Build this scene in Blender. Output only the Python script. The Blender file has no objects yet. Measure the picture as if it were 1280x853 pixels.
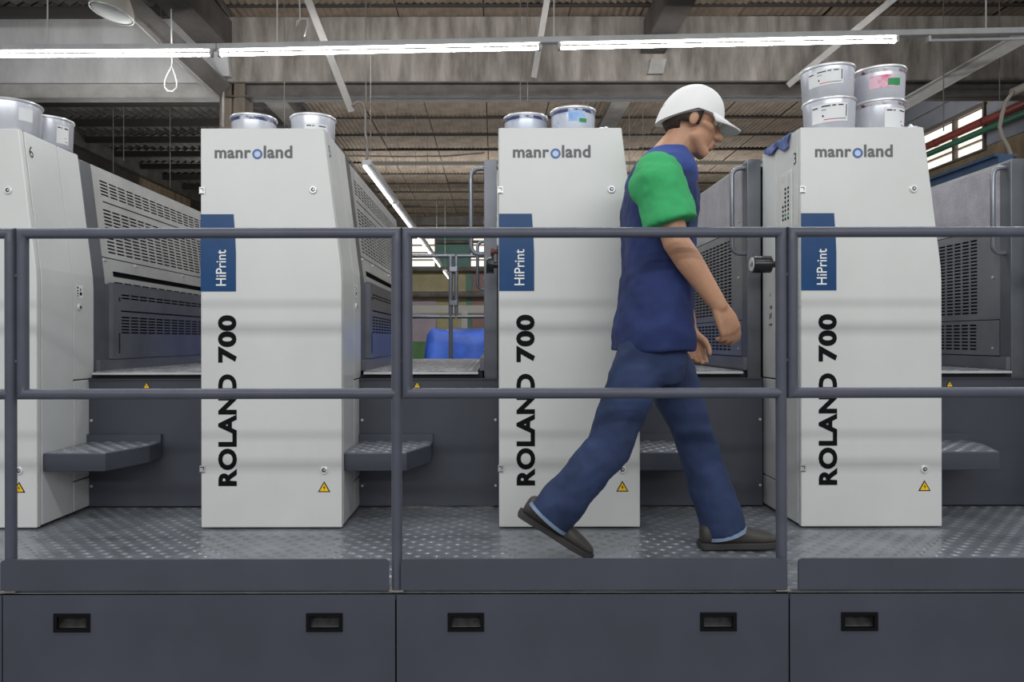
import bpy, bmesh, math, random
from mathutils import Vector, Matrix, Euler

random.seed(7)
SC = bpy.context.scene
COL = SC.collection
PI = math.pi

# ------------------------------------------------------------------ camera, world, lights
FPX, VX, VY, CH = 900.0, 618.0, 424.5, 0.766      # focal length in pixels, vanishing point, camera height above walkway
cam_d = bpy.data.cameras.new('camera')
cam_d.sensor_width = 36.0
cam_d.lens = 36.0 * FPX / 1280.0
cam_d.shift_x = (640 - VX) / 1280.0
cam_d.shift_y = -(426.5 - VY) / 1280.0
cam_d.clip_end = 200
cam = bpy.data.objects.new('camera', cam_d)
cam.location = (0, 0, CH)
cam.rotation_euler = (PI / 2, 0.0018, 0)
COL.objects.link(cam)
SC.camera = cam

w = bpy.data.worlds.new('hall')
SC.world = w
w.use_nodes = True
w.node_tree.nodes['Background'].inputs[0].default_value = (0.93, 0.96, 1.0, 1)
w.node_tree.nodes['Background'].inputs[1].default_value = 0.38

def light_row(name, x, y, z, length, width, power, tilt=0.0, col=(0.97, 0.99, 1.0)):
    l = bpy.data.lights.new(name, 'AREA')
    l.shape = 'RECTANGLE'; l.size = length; l.size_y = width
    l.energy = power; l.color = col
    o = bpy.data.objects.new(name, l)
    o.location = (x, y, z); o.rotation_euler = (tilt, 0, 0)
    COL.objects.link(o)
    return o
# tube rows of the hall behind and above the photographer (tubes run along x)
light_row('unseen_light_row', 0.0, -3.7, 3.45, 11, 0.30, 170, 0.9)
light_row('unseen_light_row', 0.0, -7.0, 3.45, 13, 0.30, 180, 1.0)
light_row('unseen_light_row', 0.0, 1.0, 3.35, 12, 0.15, 100, 0.0)
light_row('unseen_light_row', 0.0, 4.1, 3.45, 11, 0.15, 150, 0.0)  # unseen row added over the press, brightens guards and treads
# unseen lights over the far hall, the upward pair added to brighten the roof
light_row('unseen_light_row', 0.0, 10.5, 3.3, 12, 0.12, 190, PI * 0.98)
light_row('unseen_light_row', 0.0, 16.5, 3.3, 12, 0.12, 150, PI)
light_row('unseen_light_row', -0.5, 18.5, 3.9, 9, 0.12, 150, 0.9)

SC.view_settings.view_transform = 'Standard'
SC.view_settings.look = 'None'
SC.view_settings.gamma = 1.0
SC.view_settings.use_curve_mapping = False
SC.view_settings.exposure = 0.0

# ------------------------------------------------------------------ materials
def nd(nt, kind, **kw):
    n = nt.nodes.new(kind)
    for k, v in kw.items():
        setattr(n, k, v)
    return n

def mat(name, col, rough=0.5, metal=0.0, var=0.0, scale=6.0, stretch=(1, 1, 1), bump=0.0, bscale=60.0,
        emit=0.0, col2=None, contrast=(0.35, 0.65), spec=0.5, rvar=0.0):
    m = bpy.data.materials.new(name)
    m.use_nodes = True
    nt = m.node_tree
    b = nt.nodes['Principled BSDF']
    b.inputs['Roughness'].default_value = rough
    b.inputs['Metallic'].default_value = metal
    b.inputs['Specular IOR Level'].default_value = spec
    c = tuple(col) + (1,)
    b.inputs['Base Color'].default_value = c
    if var > 0 or col2 or bump > 0 or rvar > 0:
        tc = nd(nt, 'ShaderNodeTexCoord')
        mp = nd(nt, 'ShaderNodeMapping')
        mp.inputs['Scale'].default_value = stretch
        nt.links.new(tc.outputs['Object'], mp.inputs['Vector'])
    if var > 0 or col2:
        no = nd(nt, 'ShaderNodeTexNoise')
        no.inputs['Scale'].default_value = scale
        no.inputs['Detail'].default_value = 6
        no.inputs['Roughness'].default_value = 0.6
        nt.links.new(mp.outputs['Vector'], no.inputs['Vector'])
        rp = nd(nt, 'ShaderNodeValToRGB')
        rp.color_ramp.elements[0].position = contrast[0]
        rp.color_ramp.elements[1].position = contrast[1]
        if col2:
            rp.color_ramp.elements[0].color = tuple(col2) + (1,)
            rp.color_ramp.elements[1].color = c
        else:
            rp.color_ramp.elements[0].color = tuple(max(0, x * (1 - var)) for x in col) + (1,)
            rp.color_ramp.elements[1].color = tuple(min(1, x * (1 + var)) for x in col) + (1,)
        nt.links.new(no.outputs['Fac'], rp.inputs['Fac'])
        nt.links.new(rp.outputs['Color'], b.inputs['Base Color'])
        if rvar > 0:
            mr = nd(nt, 'ShaderNodeMapRange')
            mr.inputs['To Min'].default_value = max(0.02, rough - rvar)
            mr.inputs['To Max'].default_value = min(1, rough + rvar)
            nt.links.new(no.outputs['Fac'], mr.inputs['Value'])
            nt.links.new(mr.outputs['Result'], b.inputs['Roughness'])
    if bump > 0:
        nb = nd(nt, 'ShaderNodeTexNoise')
        nb.inputs['Scale'].default_value = bscale
        nb.inputs['Detail'].default_value = 3
        nt.links.new(mp.outputs['Vector'], nb.inputs['Vector'])
        bp = nd(nt, 'ShaderNodeBump')
        bp.inputs['Strength'].default_value = bump
        bp.inputs['Distance'].default_value = 0.01
        nt.links.new(nb.outputs['Fac'], bp.inputs['Height'])
        nt.links.new(bp.outputs['Normal'], b.inputs['Normal'])
    if emit > 0:
        b.inputs['Emission Color'].default_value = c
        b.inputs['Emission Strength'].default_value = emit
    return m

M = {}
M['white'] = mat('tower_white', (0.62, 0.62, 0.595), 0.32, var=0.035, scale=2.2, rvar=0.05)
M['white_side'] = mat('tower_side_white', (0.62, 0.625, 0.61), 0.26, var=0.04, scale=2.5)
M['char'] = mat('charcoal_paint', (0.052, 0.056, 0.072), 0.38, var=0.10, scale=3.0, rvar=0.08)
M['rail'] = mat('railing_paint', (0.076, 0.080, 0.104), 0.34, var=0.08, scale=9, spec=0.3)
M['kick'] = mat('kick_plate_paint', (0.055, 0.059, 0.077), 0.4, var=0.07, scale=4)
M['panel'] = mat('plinth_paint', (0.052, 0.057, 0.075), 0.42, var=0.12, scale=2.2, rvar=0.06)
M['deck'] = mat('deck_plate', (0.215, 0.228, 0.25), 0.24, metal=0.25, var=0.22, scale=5, bump=0.05, bscale=40, rvar=0.1)
M['tread'] = mat('worn_tread', (0.38, 0.38, 0.39), 0.32, metal=0.6, col2=(0.13, 0.135, 0.15), scale=18, contrast=(0.3, 0.62))
M['frame'] = mat('frame_grey', (0.14, 0.147, 0.165), 0.3, metal=0.3, var=0.12, scale=5)
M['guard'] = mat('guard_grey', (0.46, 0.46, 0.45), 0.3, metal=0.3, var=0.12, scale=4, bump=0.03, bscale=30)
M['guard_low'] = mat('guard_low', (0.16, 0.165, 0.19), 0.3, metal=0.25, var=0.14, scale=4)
M['cover'] = mat('hammered_cover', (0.42, 0.41, 0.45), 0.3, metal=0.3, var=0.15, scale=9, bump=0.35, bscale=110)
M['grille'] = mat('grille_grey', (0.23, 0.235, 0.255), 0.32, metal=0.35, var=0.1, scale=6)
M['dark'] = mat('dark_inside', (0.012, 0.012, 0.014), 0.8)  # near-black; shade inside slots and gaps is put into this colour
M['black'] = mat('black_print', (0.005, 0.005, 0.006), 0.6, spec=0.1)
M['grey_print'] = mat('grey_print', (0.145, 0.145, 0.15), 0.5, spec=0.2)
M['blue_print'] = mat('blue_print', (0.03, 0.10, 0.30), 0.35)
M['pale_print'] = mat('pale_blue_print', (0.45, 0.55, 0.72), 0.35)
M['plate'] = mat('nameplate_blue', (0.005, 0.050, 0.155), 0.3, var=0.12, scale=5, spec=0.3)
M['white_print'] = mat('white_print', (0.8, 0.8, 0.78), 0.4)
M['lockm'] = mat('lock_ring', (0.75, 0.75, 0.75), 0.25, metal=0.2)
M['lockc'] = mat('lock_core', (0.09, 0.09, 0.09), 0.35, metal=0.5)
M['hinge'] = mat('hinge_metal', (0.6, 0.6, 0.6), 0.3, metal=0.3)
M['yellow'] = mat('warning_yellow', (0.92, 0.55, 0.015), 0.4)
M['chrome'] = mat('grab_grey', (0.20, 0.21, 0.24), 0.22, metal=0.5)
M['knob'] = mat('black_knob', (0.012, 0.012, 0.012), 0.25)
M['dial'] = mat('dial_face', (0.62, 0.62, 0.6), 0.35, var=0.1, scale=30)
M['red'] = mat('dull_red', (0.13, 0.035, 0.025), 0.45)
M['can'] = mat('can_metal', (0.64, 0.65, 0.70), 0.3, metal=0.4, var=0.08, scale=8)
M['can_rim'] = mat('can_rim', (0.66, 0.66, 0.67), 0.3, metal=0.6, var=0.1, scale=20)
M['can_dirty'] = mat('can_blue_smears', (0.60, 0.64, 0.72), 0.3, metal=0.35, col2=(0.16, 0.22, 0.45), scale=9, contrast=(0.30, 0.42))
M['ink_blue'] = mat('dried_blue_ink', (0.03, 0.035, 0.12), 0.35, col2=(0.5, 0.52, 0.6), scale=22, contrast=(0.38, 0.5))
M['ink_red'] = mat('dried_red_ink', (0.5, 0.5, 0.52), 0.35, col2=(0.13, 0.012, 0.03), scale=14, contrast=(0.40, 0.52))
M['label'] = mat('paper_label', (0.76, 0.76, 0.76), 0.6)
M['label_pink'] = mat('pink_label', (0.78, 0.50, 0.58), 0.6, col2=(0.68, 0.13, 0.26), scale=12, contrast=(0.40, 0.50))
M['label_green'] = mat('green_label', (0.02, 0.25, 0.07), 0.5)
M['label_blue'] = mat('blue_stained_label', (0.42, 0.58, 0.80), 0.6, col2=(0.20, 0.36, 0.66), scale=25)
M['rag'] = mat('blue_rag', (0.16, 0.22, 0.44), 0.9, col2=(0.05, 0.07, 0.2), scale=25)
M['rag_dark'] = mat('dark_rag', (0.02, 0.02, 0.04), 0.9)
M['tube'] = mat('lit_tube', (1.0, 1.0, 1.0), 0.4, emit=55.0)
M['tube_far'] = mat('lit_far_tube', (1.0, 0.99, 1.0), 0.4, emit=4.0)
M['tube_dim'] = mat('unlit_tube', (0.62, 0.62, 0.64), 0.3)
M['housing'] = mat('batten_housing', (0.62, 0.62, 0.61), 0.4, var=0.1, scale=4)
M['trunk'] = mat('pale_trunking', (0.36, 0.34, 0.30), 0.5)
M['concrete'] = mat('stained_concrete', (0.47, 0.425, 0.38), 0.85, col2=(0.13, 0.11, 0.095), scale=3.0, stretch=(1.7, 1, 0.36), contrast=(0.30, 0.68), bump=0.15, bscale=20)
M['concrete_light'] = mat('pale_painted_concrete', (0.74, 0.73, 0.72), 0.8, col2=(0.50, 0.49, 0.48), scale=2.2, stretch=(1.1, 1, 0.4), contrast=(0.22, 0.55), bump=0.12, bscale=20)
M['column'] = mat('column_concrete', (0.26, 0.21, 0.165), 0.85, col2=(0.11, 0.09, 0.07), scale=3, stretch=(3, 3, 0.4), contrast=(0.3, 0.7))
M['steel_dark'] = mat('dark_steel', (0.12, 0.108, 0.098), 0.6, var=0.3, scale=3)
M['steel_pale'] = mat('pale_steel', (0.48, 0.46, 0.43), 0.6, var=0.2, scale=3)
M['roof_brown'] = mat('brown_roof_sheet', (0.40, 0.32, 0.245), 0.9, col2=(0.22, 0.172, 0.13), scale=3.5, contrast=(0.3, 0.7))
M['roof_dark'] = mat('dark_roof_sheet', (0.22, 0.20, 0.185), 0.8, col2=(0.08, 0.072, 0.068), scale=2.5, contrast=(0.3, 0.7))
M['purlin'] = mat('purlin_steel', (0.05, 0.043, 0.037), 0.7)
M['backing'] = mat('roof_backing', (0.03, 0.025, 0.02), 0.9)
M['clad'] = mat('wall_cladding', (0.27, 0.285, 0.33), 0.6, var=0.12, scale=2)
M['wall_brown'] = mat('brown_wall', (0.40, 0.31, 0.20), 0.9, col2=(0.18, 0.135, 0.09), scale=2.5, stretch=(1, 2, 0.5), contrast=(0.3, 0.7))
M['wall_dark'] = mat('dark_wall', (0.055, 0.045, 0.04), 0.9, var=0.3, scale=2)
M['daylight'] = mat('daylit_pane', (1.0, 0.95, 0.84), 0.5, emit=1.0)
M['louvre'] = mat('window_louvre', (0.55, 0.48, 0.36), 0.6)
M['wframe'] = mat('window_frame', (0.15, 0.13, 0.11), 0.6)
M['pipe_red'] = mat('red_pipe', (0.20, 0.035, 0.03), 0.4, var=0.15, scale=5)
M['pipe_green'] = mat('green_pipe', (0.03, 0.13, 0.085), 0.4, var=0.15, scale=5)
M['beam_blue'] = mat('blue_beam', (0.07, 0.13, 0.24), 0.5, var=0.2, scale=5)
M['conduit'] = mat('conduit', (0.27, 0.24, 0.20), 0.6)
M['teal'] = mat('green_wall', (0.10, 0.20, 0.16), 0.8, var=0.12, scale=3)
M['khaki'] = mat('khaki_wall', (0.34, 0.30, 0.17), 0.85, var=0.15, scale=2)
M['mauve'] = mat('mauve_wall', (0.36, 0.30, 0.34), 0.85, var=0.1, scale=2)
M['maroon'] = mat('maroon_wall', (0.25, 0.16, 0.14), 0.85, var=0.1, scale=2)
M['green_box'] = mat('green_cabinet', (0.08, 0.20, 0.06), 0.6, var=0.15, scale=3)
M['tarp'] = mat('blue_tarp', (0.06, 0.16, 0.70), 0.30, var=0.25, scale=4)
M['floor'] = mat('hall_floor', (0.20, 0.20, 0.20), 0.6, var=0.2, scale=1.5)
M['cream'] = mat('cream_rail', (0.62, 0.60, 0.55), 0.5)
M['wire'] = mat('thin_wire', (0.20, 0.18, 0.16), 0.6)
M['cord'] = mat('white_cord', (0.72, 0.72, 0.70), 0.7)
M['lens'] = mat('lamp_lens', (0.42, 0.44, 0.42), 0.75, spec=0.2)
M['shade'] = mat('lamp_shade', (0.36, 0.33, 0.29), 0.5)
M['skin'] = mat('skin', (0.47, 0.25, 0.15), 0.5, var=0.08, scale=14)
M['lip'] = mat('lip_skin', (0.33, 0.12, 0.085), 0.5)
M['hair'] = mat('dark_hair', (0.035, 0.02, 0.013), 0.7, bump=0.3, bscale=200)
M['eye'] = mat('eye_white', (0.7, 0.68, 0.64), 0.25)
M['iris'] = mat('iris', (0.03, 0.015, 0.01), 0.2)
M['navy'] = mat('navy_cloth', (0.013, 0.026, 0.108), 0.85, var=0.15, scale=6, bump=0.1, bscale=300)
M['lit_navy'] = mat('lit_navy_cloth', (0.032, 0.062, 0.24), 0.85, var=0.12, scale=6, bump=0.1, bscale=300)  # navy brightened: light on the shoulders put into the colour
M['green'] = mat('green_cloth', (0.035, 0.35, 0.115), 0.85, var=0.08, scale=6, bump=0.1, bscale=300)
M['denim'] = mat('denim', (0.026, 0.047, 0.125), 0.85, col2=(0.012, 0.022, 0.062), scale=7, contrast=(0.3, 0.7), bump=0.15, bscale=250)
M['denim_hem'] = mat('denim_hem', (0.19, 0.26, 0.38), 0.9)
M['cap'] = mat('white_cap', (0.78, 0.77, 0.75), 0.7)
M['shoe'] = mat('brown_grey_leather', (0.055, 0.047, 0.041), 0.6, var=0.25, scale=16)
M['sole'] = mat('dark_sole', (0.035, 0.032, 0.03), 0.7)

# ------------------------------------------------------------------ mesh builder
class MB:
    def __init__(s):
        s.v = []; s.f = []; s.mi = []; s.cur = 0
    def add(s, vs, fs):
        n = len(s.v)
        s.v += [tuple(p) for p in vs]
        for f in fs:
            s.f.append(tuple(i + n for i in f)); s.mi.append(s.cur)
        return s
    def box(s, x0, x1, y0, y1, z0, z1):
        return s.add([(x0, y0, z0), (x1, y0, z0), (x1, y1, z0), (x0, y1, z0), (x0, y0, z1), (x1, y0, z1), (x1, y1, z1), (x0, y1, z1)],
                     [(0, 3, 2, 1), (4, 5, 6, 7), (0, 1, 5, 4), (1, 2, 6, 5), (2, 3, 7, 6), (3, 0, 4, 7)])
    def prism(s, prof, y0, y1):                 # profile in x,z (counter-clockwise seen from -y), extruded along y
        n = len(prof)
        vs = [(x, y0, z) for x, z in prof] + [(x, y1, z) for x, z in prof]
        fs = [tuple(range(n)), tuple(range(2 * n - 1, n - 1, -1))]
        fs += [(i, i + n, (i + 1) % n + n, (i + 1) % n) for i in range(n)]
        return s.add(vs, fs)
    def prism_z(s, prof, z0, z1):               # profile in x,y (counter-clockwise from above)
        n = len(prof)
        vs = [(x, y, z0) for x, y in prof] + [(x, y, z1) for x, y in prof]
        fs = [tuple(range(n - 1, -1, -1)), tuple(range(n, 2 * n))]
        fs += [(i, (i + 1) % n, (i + 1) % n + n, i + n) for i in range(n)]
        return s.add(vs, fs)
    def rings(s, rs, cap=True, closed=False):
        n = len(rs[0]); vs = [p for r in rs for p in r]; fs = []
        m = len(rs)
        for k in range(m if closed else m - 1):
            a = k * n; b = ((k + 1) % m) * n
            for i in range(n):
                j = (i + 1) % n
                fs.append((a + i, a + j, b + j, b + i))
        if cap and not closed:
            fs.append(tuple(range(n - 1, -1, -1))); fs.append(tuple(range((m - 1) * n, m * n)))
        return s.add(vs, fs)
    def tube(s, pts, r, n=10, cap=True):
        pts = [Vector(p) for p in pts]
        rr = r if isinstance(r, (list, tuple)) else [r] * len(pts)
        rs = []; ref = None
        for k, p in enumerate(pts):
            if k == 0: d = pts[1] - pts[0]
            elif k == len(pts) - 1: d = pts[-1] - pts[-2]
            else:
                d = (pts[k + 1] - p).normalized() + (p - pts[k - 1]).normalized()
            d = d.normalized()
            if ref is None:
                ref = Vector((0, 0, 1)) if abs(d.z) < 0.9 else Vector((0, 1, 0))
            u = ref - d * ref.dot(d); u.normalize(); ref = u
            v = d.cross(u)
            sc = 1.0; e_ = Vector((0, 0, 0))
            if 0 < k < len(pts) - 1:                 # mitre: widen the ring across the bend only
                t1 = (p - pts[k - 1]).normalized(); t2 = (pts[k + 1] - p).normalized()
                c = t2.dot(d)
                if t1.cross(t2).length > 1e-4:
                    sc = 1.0 / max(0.5, c); e_ = d.cross(t1.cross(t2)).normalized()
            row = []
            for i in range(n):
                w_ = (u * math.cos(2 * PI * i / n) + v * math.sin(2 * PI * i / n)) * rr[k]
                row.append(tuple(p + w_ + e_ * (w_.dot(e_) * (sc - 1.0))))
            rs.append(row)
        return s.rings(rs, cap)
    def limb(s, pts, radii, n=14, flat=False):              # tapered closed capsule chain, with round ends
        pts = [Vector(p) for p in pts]
        P2 = []; R2 = []
        d0 = (pts[0] - pts[1]).normalized(); d1 = (pts[-1] - pts[-2]).normalized()
        for a in (80, 55, 28):
            P2.append(pts[0] + d0 * radii[0] * math.sin(math.radians(a))); R2.append(radii[0] * math.cos(math.radians(a)))
        for p, r in zip(pts, radii):
            P2.append(p); R2.append(r)
        for a in () if flat else (28, 55, 80):
            P2.append(pts[-1] + d1 * radii[-1] * math.sin(math.radians(a))); R2.append(radii[-1] * math.cos(math.radians(a)))
        return s.tube(P2, R2, n)
    def ell(s, c, r, rot=None, nu=18, nv=12):
        c = Vector(c); R = rot.to_matrix() if rot else Matrix.Identity(3)
        rs = []
        for k in range(nv):
            t = -PI / 2 + PI * (k + 0.35) / (nv - 0.3)
            rs.append([tuple(c + R @ Vector((r[0] * math.cos(t) * math.cos(2 * PI * i / nu), r[1] * math.cos(t) * math.sin(2 * PI * i / nu), r[2] * math.sin(t)))) for i in range(nu)])
        return s.rings(rs)
    def cyl(s, a, b, r, n=16, r2=None):
        return s.tube([a, b], [r, r if r2 is None else r2], n)
    def lathe(s, prof, c=(0, 0, 0), n=40, cap=True):
        return s.rings([[(c[0] + r * math.cos(2 * PI * i / n), c[1] + r * math.sin(2 * PI * i / n), c[2] + z) for i in range(n)] for r, z in prof], cap)

def setmats(me, m):
    for x in (m if isinstance(m, (list, tuple)) else [m]):
        me.materials.append(M[x] if isinstance(x, str) else x)

def mesh_of(name, mb, m, smooth=False):
    me = bpy.data.meshes.new(name)
    me.from_pydata(mb.v, [], mb.f)
    setmats(me, m)
    me.polygons.foreach_set('material_index', mb.mi)
    bm = bmesh.new(); bm.from_mesh(me)
    bmesh.ops.recalc_face_normals(bm, faces=bm.faces)
    bm.to_mesh(me); bm.free()
    if smooth:
        me.polygons.foreach_set('use_smooth', [True] * len(me.polygons))
        if smooth == 'auto':
            me.set_sharp_from_angle(angle=math.radians(40))
    me.update()
    return me

def link(name, me, parent=None, loc=(0, 0, 0)):
    o = bpy.data.objects.new(name, me)
    COL.objects.link(o)
    o.location = loc
    if parent: o.parent = parent
    return o

def obj(name, mb, m, parent=None, loc=(0, 0, 0), smooth=False, bevel=0, seg=2, stuff=False):
    o = link(name, mesh_of(name, mb, m, smooth), parent, loc)
    if bevel:
        b = o.modifiers.new('bevel', 'BEVEL'); b.width = bevel; b.segments = seg; b.limit_method = 'ANGLE'
    if stuff: o['kind'] = 'stuff'
    return o

def tag(o, label, cat, group=None):
    o['label'] = label; o['category'] = cat
    if group: o['group'] = group
    return o

def thing(name, label, cat, loc=(0, 0, 0), group=None):
    o = bpy.data.objects.new(name, None)
    o.empty_display_size = 0.1
    COL.objects.link(o); o.location = loc
    return tag(o, label, cat, group)

def struct(o):
    o['kind'] = 'structure'; return o

def dup(root, loc, label, group=None):
    r = root.copy(); COL.objects.link(r); r.location = loc; r['label'] = label
    if group: r['group'] = group
    for ch in list(root.children):
        c = ch.copy(); COL.objects.link(c); c.parent = r
        for g in list(ch.children):
            d = g.copy(); COL.objects.link(d); d.parent = c
    return r

def W(px, py, Y):                               # where a pixel of the photograph lies at depth Y
    return Vector(((px - VX) / FPX * Y, Y, CH - (py - VY) / FPX * Y))

def text_mesh(body, m, bold=0.0, box=(0, 1, 0, 1), up=False, y=0.0, ext=0.0008, plane='front', spacing=1.0):
    """flat lettering fitted to a box in x,z; up=True reads from bottom to top"""
    cu = bpy.data.curves.new('text', 'FONT')
    cu.body = body; cu.offset = bold; cu.extrude = 0.0; cu.resolution_u = 4; cu.space_character = spacing
    t = bpy.data.objects.new('text', cu); COL.objects.link(t)
    bpy.context.view_layer.update()
    me = bpy.data.meshes.new_from_object(t.evaluated_get(bpy.context.evaluated_depsgraph_get()))
    bpy.data.objects.remove(t); bpy.data.curves.remove(cu)
    xs = [v.co.x for v in me.vertices]; ys = [v.co.y for v in me.vertices]
    x0, x1, y0, y1 = min(xs), max(xs), min(ys), max(ys)
    bx0, bx1, bz0, bz1 = box
    for v in me.vertices:
        u = (v.co.x - x0) / (x1 - x0); q = (v.co.y - y0) / (y1 - y0)
        if up: X = bx1 - (bx1 - bx0) * q; Z = bz0 + (bz1 - bz0) * u
        else: X = bx0 + (bx1 - bx0) * u; Z = bz0 + (bz1 - bz0) * q
        v.co = (X, y, Z)
    me.materials.clear(); me.materials.append(M[m])
    me.update()
    return me

def panel_mesh(name, u0, u1, v0, v1, holes, fn, m, thick=0.003):
    """sheet with real rectangular slots: grid of cells without the holes, mapped by fn(u,v)"""
    us = sorted(set([u0, u1] + [round(h[0], 5) for h in holes] + [round(h[1], 5) for h in holes]))
    vs = sorted(set([v0, v1] + [round(h[2], 5) for h in holes] + [round(h[3], 5) for h in holes]))
    ui = {u: i for i, u in enumerate(us)}; vi = {v: i for i, v in enumerate(vs)}
    skip = set()
    for h in holes:
        for i in range(ui[round(h[0], 5)], ui[round(h[1], 5)]):
            for j in range(vi[round(h[2], 5)], vi[round(h[3], 5)]):
                skip.add((i, j))
    mb = MB(); idx = {}; V = []; F = []
    def vid(i, j):
        if (i, j) not in idx:
            idx[(i, j)] = len(V); V.append(fn(us[i], vs[j]))
        return idx[(i, j)]
    for i in range(len(us) - 1):
        for j in range(len(vs) - 1):
            if (i, j) in skip: continue
            F.append((vid(i, j), vid(i + 1, j), vid(i + 1, j + 1), vid(i, j + 1)))
    mb.add(V, F)
    return mesh_of(name, mb, m)

def panel(name, u0, u1, v0, v1, holes, fn, m, parent, thick=0.003, offset=-1):
    o = link(name, panel_mesh(name, u0, u1, v0, v1, holes, fn, m), parent)
    s = o.modifiers.new('thickness', 'SOLIDIFY'); s.thickness = thick; s.offset = 0
    return o

def slots(u0, u1, nu, gap, v0, v1, nv, fill=0.5):
    out = []
    pu = (u1 - u0) / nu; pv = (v1 - v0) / nv
    for i in range(nu):
        for j in range(nv):
            a = u0 + i * pu + gap / 2; b = u0 + (i + 1) * pu - gap / 2
            c = v0 + (j + 0.5 - fill / 2) * pv; d = v0 + (j + 0.5 + fill / 2) * pv
            out.append((a, b, c, d))
    return out

# ------------------------------------------------------------------ large structure: hall
FZ = -0.85                                       # hall floor, the walkway deck is z = 0
BY = 9.0                                         # big beam
CZ = 4.79                                        # roof underside
XL, XR, YB = -8.2, 7.2, 24.0

mb = MB().box(-14, 14, -9, YB + 0.3, FZ - 0.2, FZ)
struct(obj('floor', mb, 'floor'))

ceil = struct(obj('ceiling', MB().box(XL - 0.1, XR + 0.1, 6.3, YB + 0.2, CZ + 0.10, CZ + 0.18), 'backing'))
def corr(wx, wy, waves, amp, seg):
    V = []; F = []
    n = waves * seg
    for k in range(n + 1):
        x = wx * k / n
        z = amp * (math.sin(2 * PI * k / seg) if seg > 2 else (1 if k % 2 else -1))
        V += [(x, 0, z), (x, wy, z)]
    for k in range(n):
        F.append((2 * k, 2 * k + 1, 2 * k + 3, 2 * k + 2))
    return MB().add(V, F)
PYW = 1.10
brown = [mesh_of('roof_panel', corr(1.045, PYW - 0.03, 12, 0.010, 2), 'roof_brown') for k in range(1)]
darkm = mesh_of('roof_panel', corr(1.0, PYW - 0.03, 6, 0.024, 4), 'roof_dark')
purlin_b = mesh_of('purlin', MB().box(-3.2, XR, -0.014, 0.014, CZ - 0.012, CZ + 0.02), 'purlin')
purlin_d = mesh_of('purlin', MB().box(XL, -3.5, -0.04, 0.04, CZ - 0.13, CZ - 0.02), 'purlin')
r = 0
yy = 6.5
while yy < YB:
    for k in range(10):
        o = link('roof_panel', brown[0], ceil, (-3.30 + k * 1.06, yy, CZ + 0.025 + random.uniform(-0.008, 0.008)))
        o.rotation_euler = (random.uniform(-0.006, 0.006), random.uniform(-0.006, 0.006), 0)
    for k in range(5):
        o = link('roof_panel', darkm, ceil, (XL + 0.02 + k * 0.985, yy, CZ + 0.03 + random.uniform(-0.01, 0.01)))
        o.rotation_euler = (random.uniform(-0.006, 0.006), 0, 0)
    link('purlin', purlin_b, ceil, (0, yy - 0.015, 0))
    if r % 1 == 0: link('purlin', purlin_d, ceil, (0, yy - 0.015, 0))
    yy += PYW; r += 1

# beams, girders and column of the roof
def trim(name, mb, m, **k): return struct(obj(name, mb, m, **k))
zt, zb = CH + (VY - 24) / FPX * BY, CH + (VY - 102) / FPX * BY
xs = (284 - VX) / FPX * BY
trim('trim_1', MB().box(xs, XR + 3, BY, BY + 0.35, zb, CZ + 0.02), 'concrete', bevel=0.012)
trim('trim_2', MB().box(XL - 3, xs - 0.012, BY + 0.02, BY + 0.35, zb, CZ + 0.02), 'concrete_light', bevel=0.012)
zb2 = CH + (VY - 121) / FPX * BY
mb = MB().box(xs, XR + 3, BY + 0.06, BY + 0.075, zb2, zb); mb.box(xs, XR + 3, BY - 0.02, BY + 0.2, zb - 0.02, zb - 0.002); mb.box(xs, XR + 3, BY - 0.02, BY + 0.2, zb2, zb2 + 0.018)
trim('trim_3', mb, 'steel_dark')
mb = MB().box(XL - 3, xs - 0.1, BY + 0.05, BY + 0.2, zb2 + 0.02, zb - 0.004); mb.box(XL - 3, xs - 0.1, BY + 0.02, BY + 0.2, zb2 + 0.004, zb2 + 0.03)
trim('trim_4', mb, 'steel_pale')
for k, (gx, gw) in enumerate(((-3.40, 0.13), (1.98, 0.11))):
    mb = MB().box(gx - gw, gx + gw, 6.6, BY - 0.01, CZ - 0.42, CZ - 0.05); mb.box(gx - gw * 1.35, gx + gw * 1.35, 6.6, BY - 0.01, CZ - 0.46, CZ - 0.42)
    trim('trim_%d' % (5 + k), mb, 'steel_dark')
    mb = MB().box(gx - gw, gx + gw, BY + 0.36, YB, CZ - 0.30, CZ - 0.165)
    mb.box(gx - gw * 1.35, gx + gw * 1.35, BY + 0.36, YB, CZ - 0.33, CZ - 0.30)
    trim('trim_%d' % (7 + k), mb, 'steel_dark')
cx0, cx1 = (278 - VX) / FPX * 9.1, (310 - VX) / FPX * 9.1
mb = MB().box(cx0, cx0 + 0.15, 9.02, 9.3, FZ, zb - 0.02); mb.box(cx0 + 0.15, cx0 + 0.19, 9.06, 9.3, FZ, zb - 0.02); mb.box(cx0 + 0.19, cx1, 9.0, 9.3, FZ, zb - 0.02)
trim('trim_9', mb, 'column')
mb = MB().prism([((284 - VX) / 100 - 0.02, CH + (VY - 98) / 100), ((291 - VX) / 100 + 0.0, CH + (VY - 98) / 100), ((287 - VX) / 100, CH + (VY - 52) / 100), ((266 - VX) / 100, CH + (VY - 52) / 100), ((267 - VX) / 100, CH + (VY - 72) / 100)], 8.9, 8.985)
trim('trim_10', mb, 'concrete_light')
mb = MB().prism([((807 - VX) / 99, CH + (VY - 98) / 99), ((826 - VX) / 99, CH + (VY - 98) / 99), ((830 - VX) / 99, CH + (VY - 80) / 99), ((811 - VX) / 99, CH + (VY - 80) / 99)], 8.93, 8.995)
trim('trim_11', mb, 'steel_pale')

trim('trim_12', MB().box(XL, XL + 0.16, BY + 0.36, YB, CZ - 0.26, CZ + 0.0), 'steel_dark')
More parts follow.
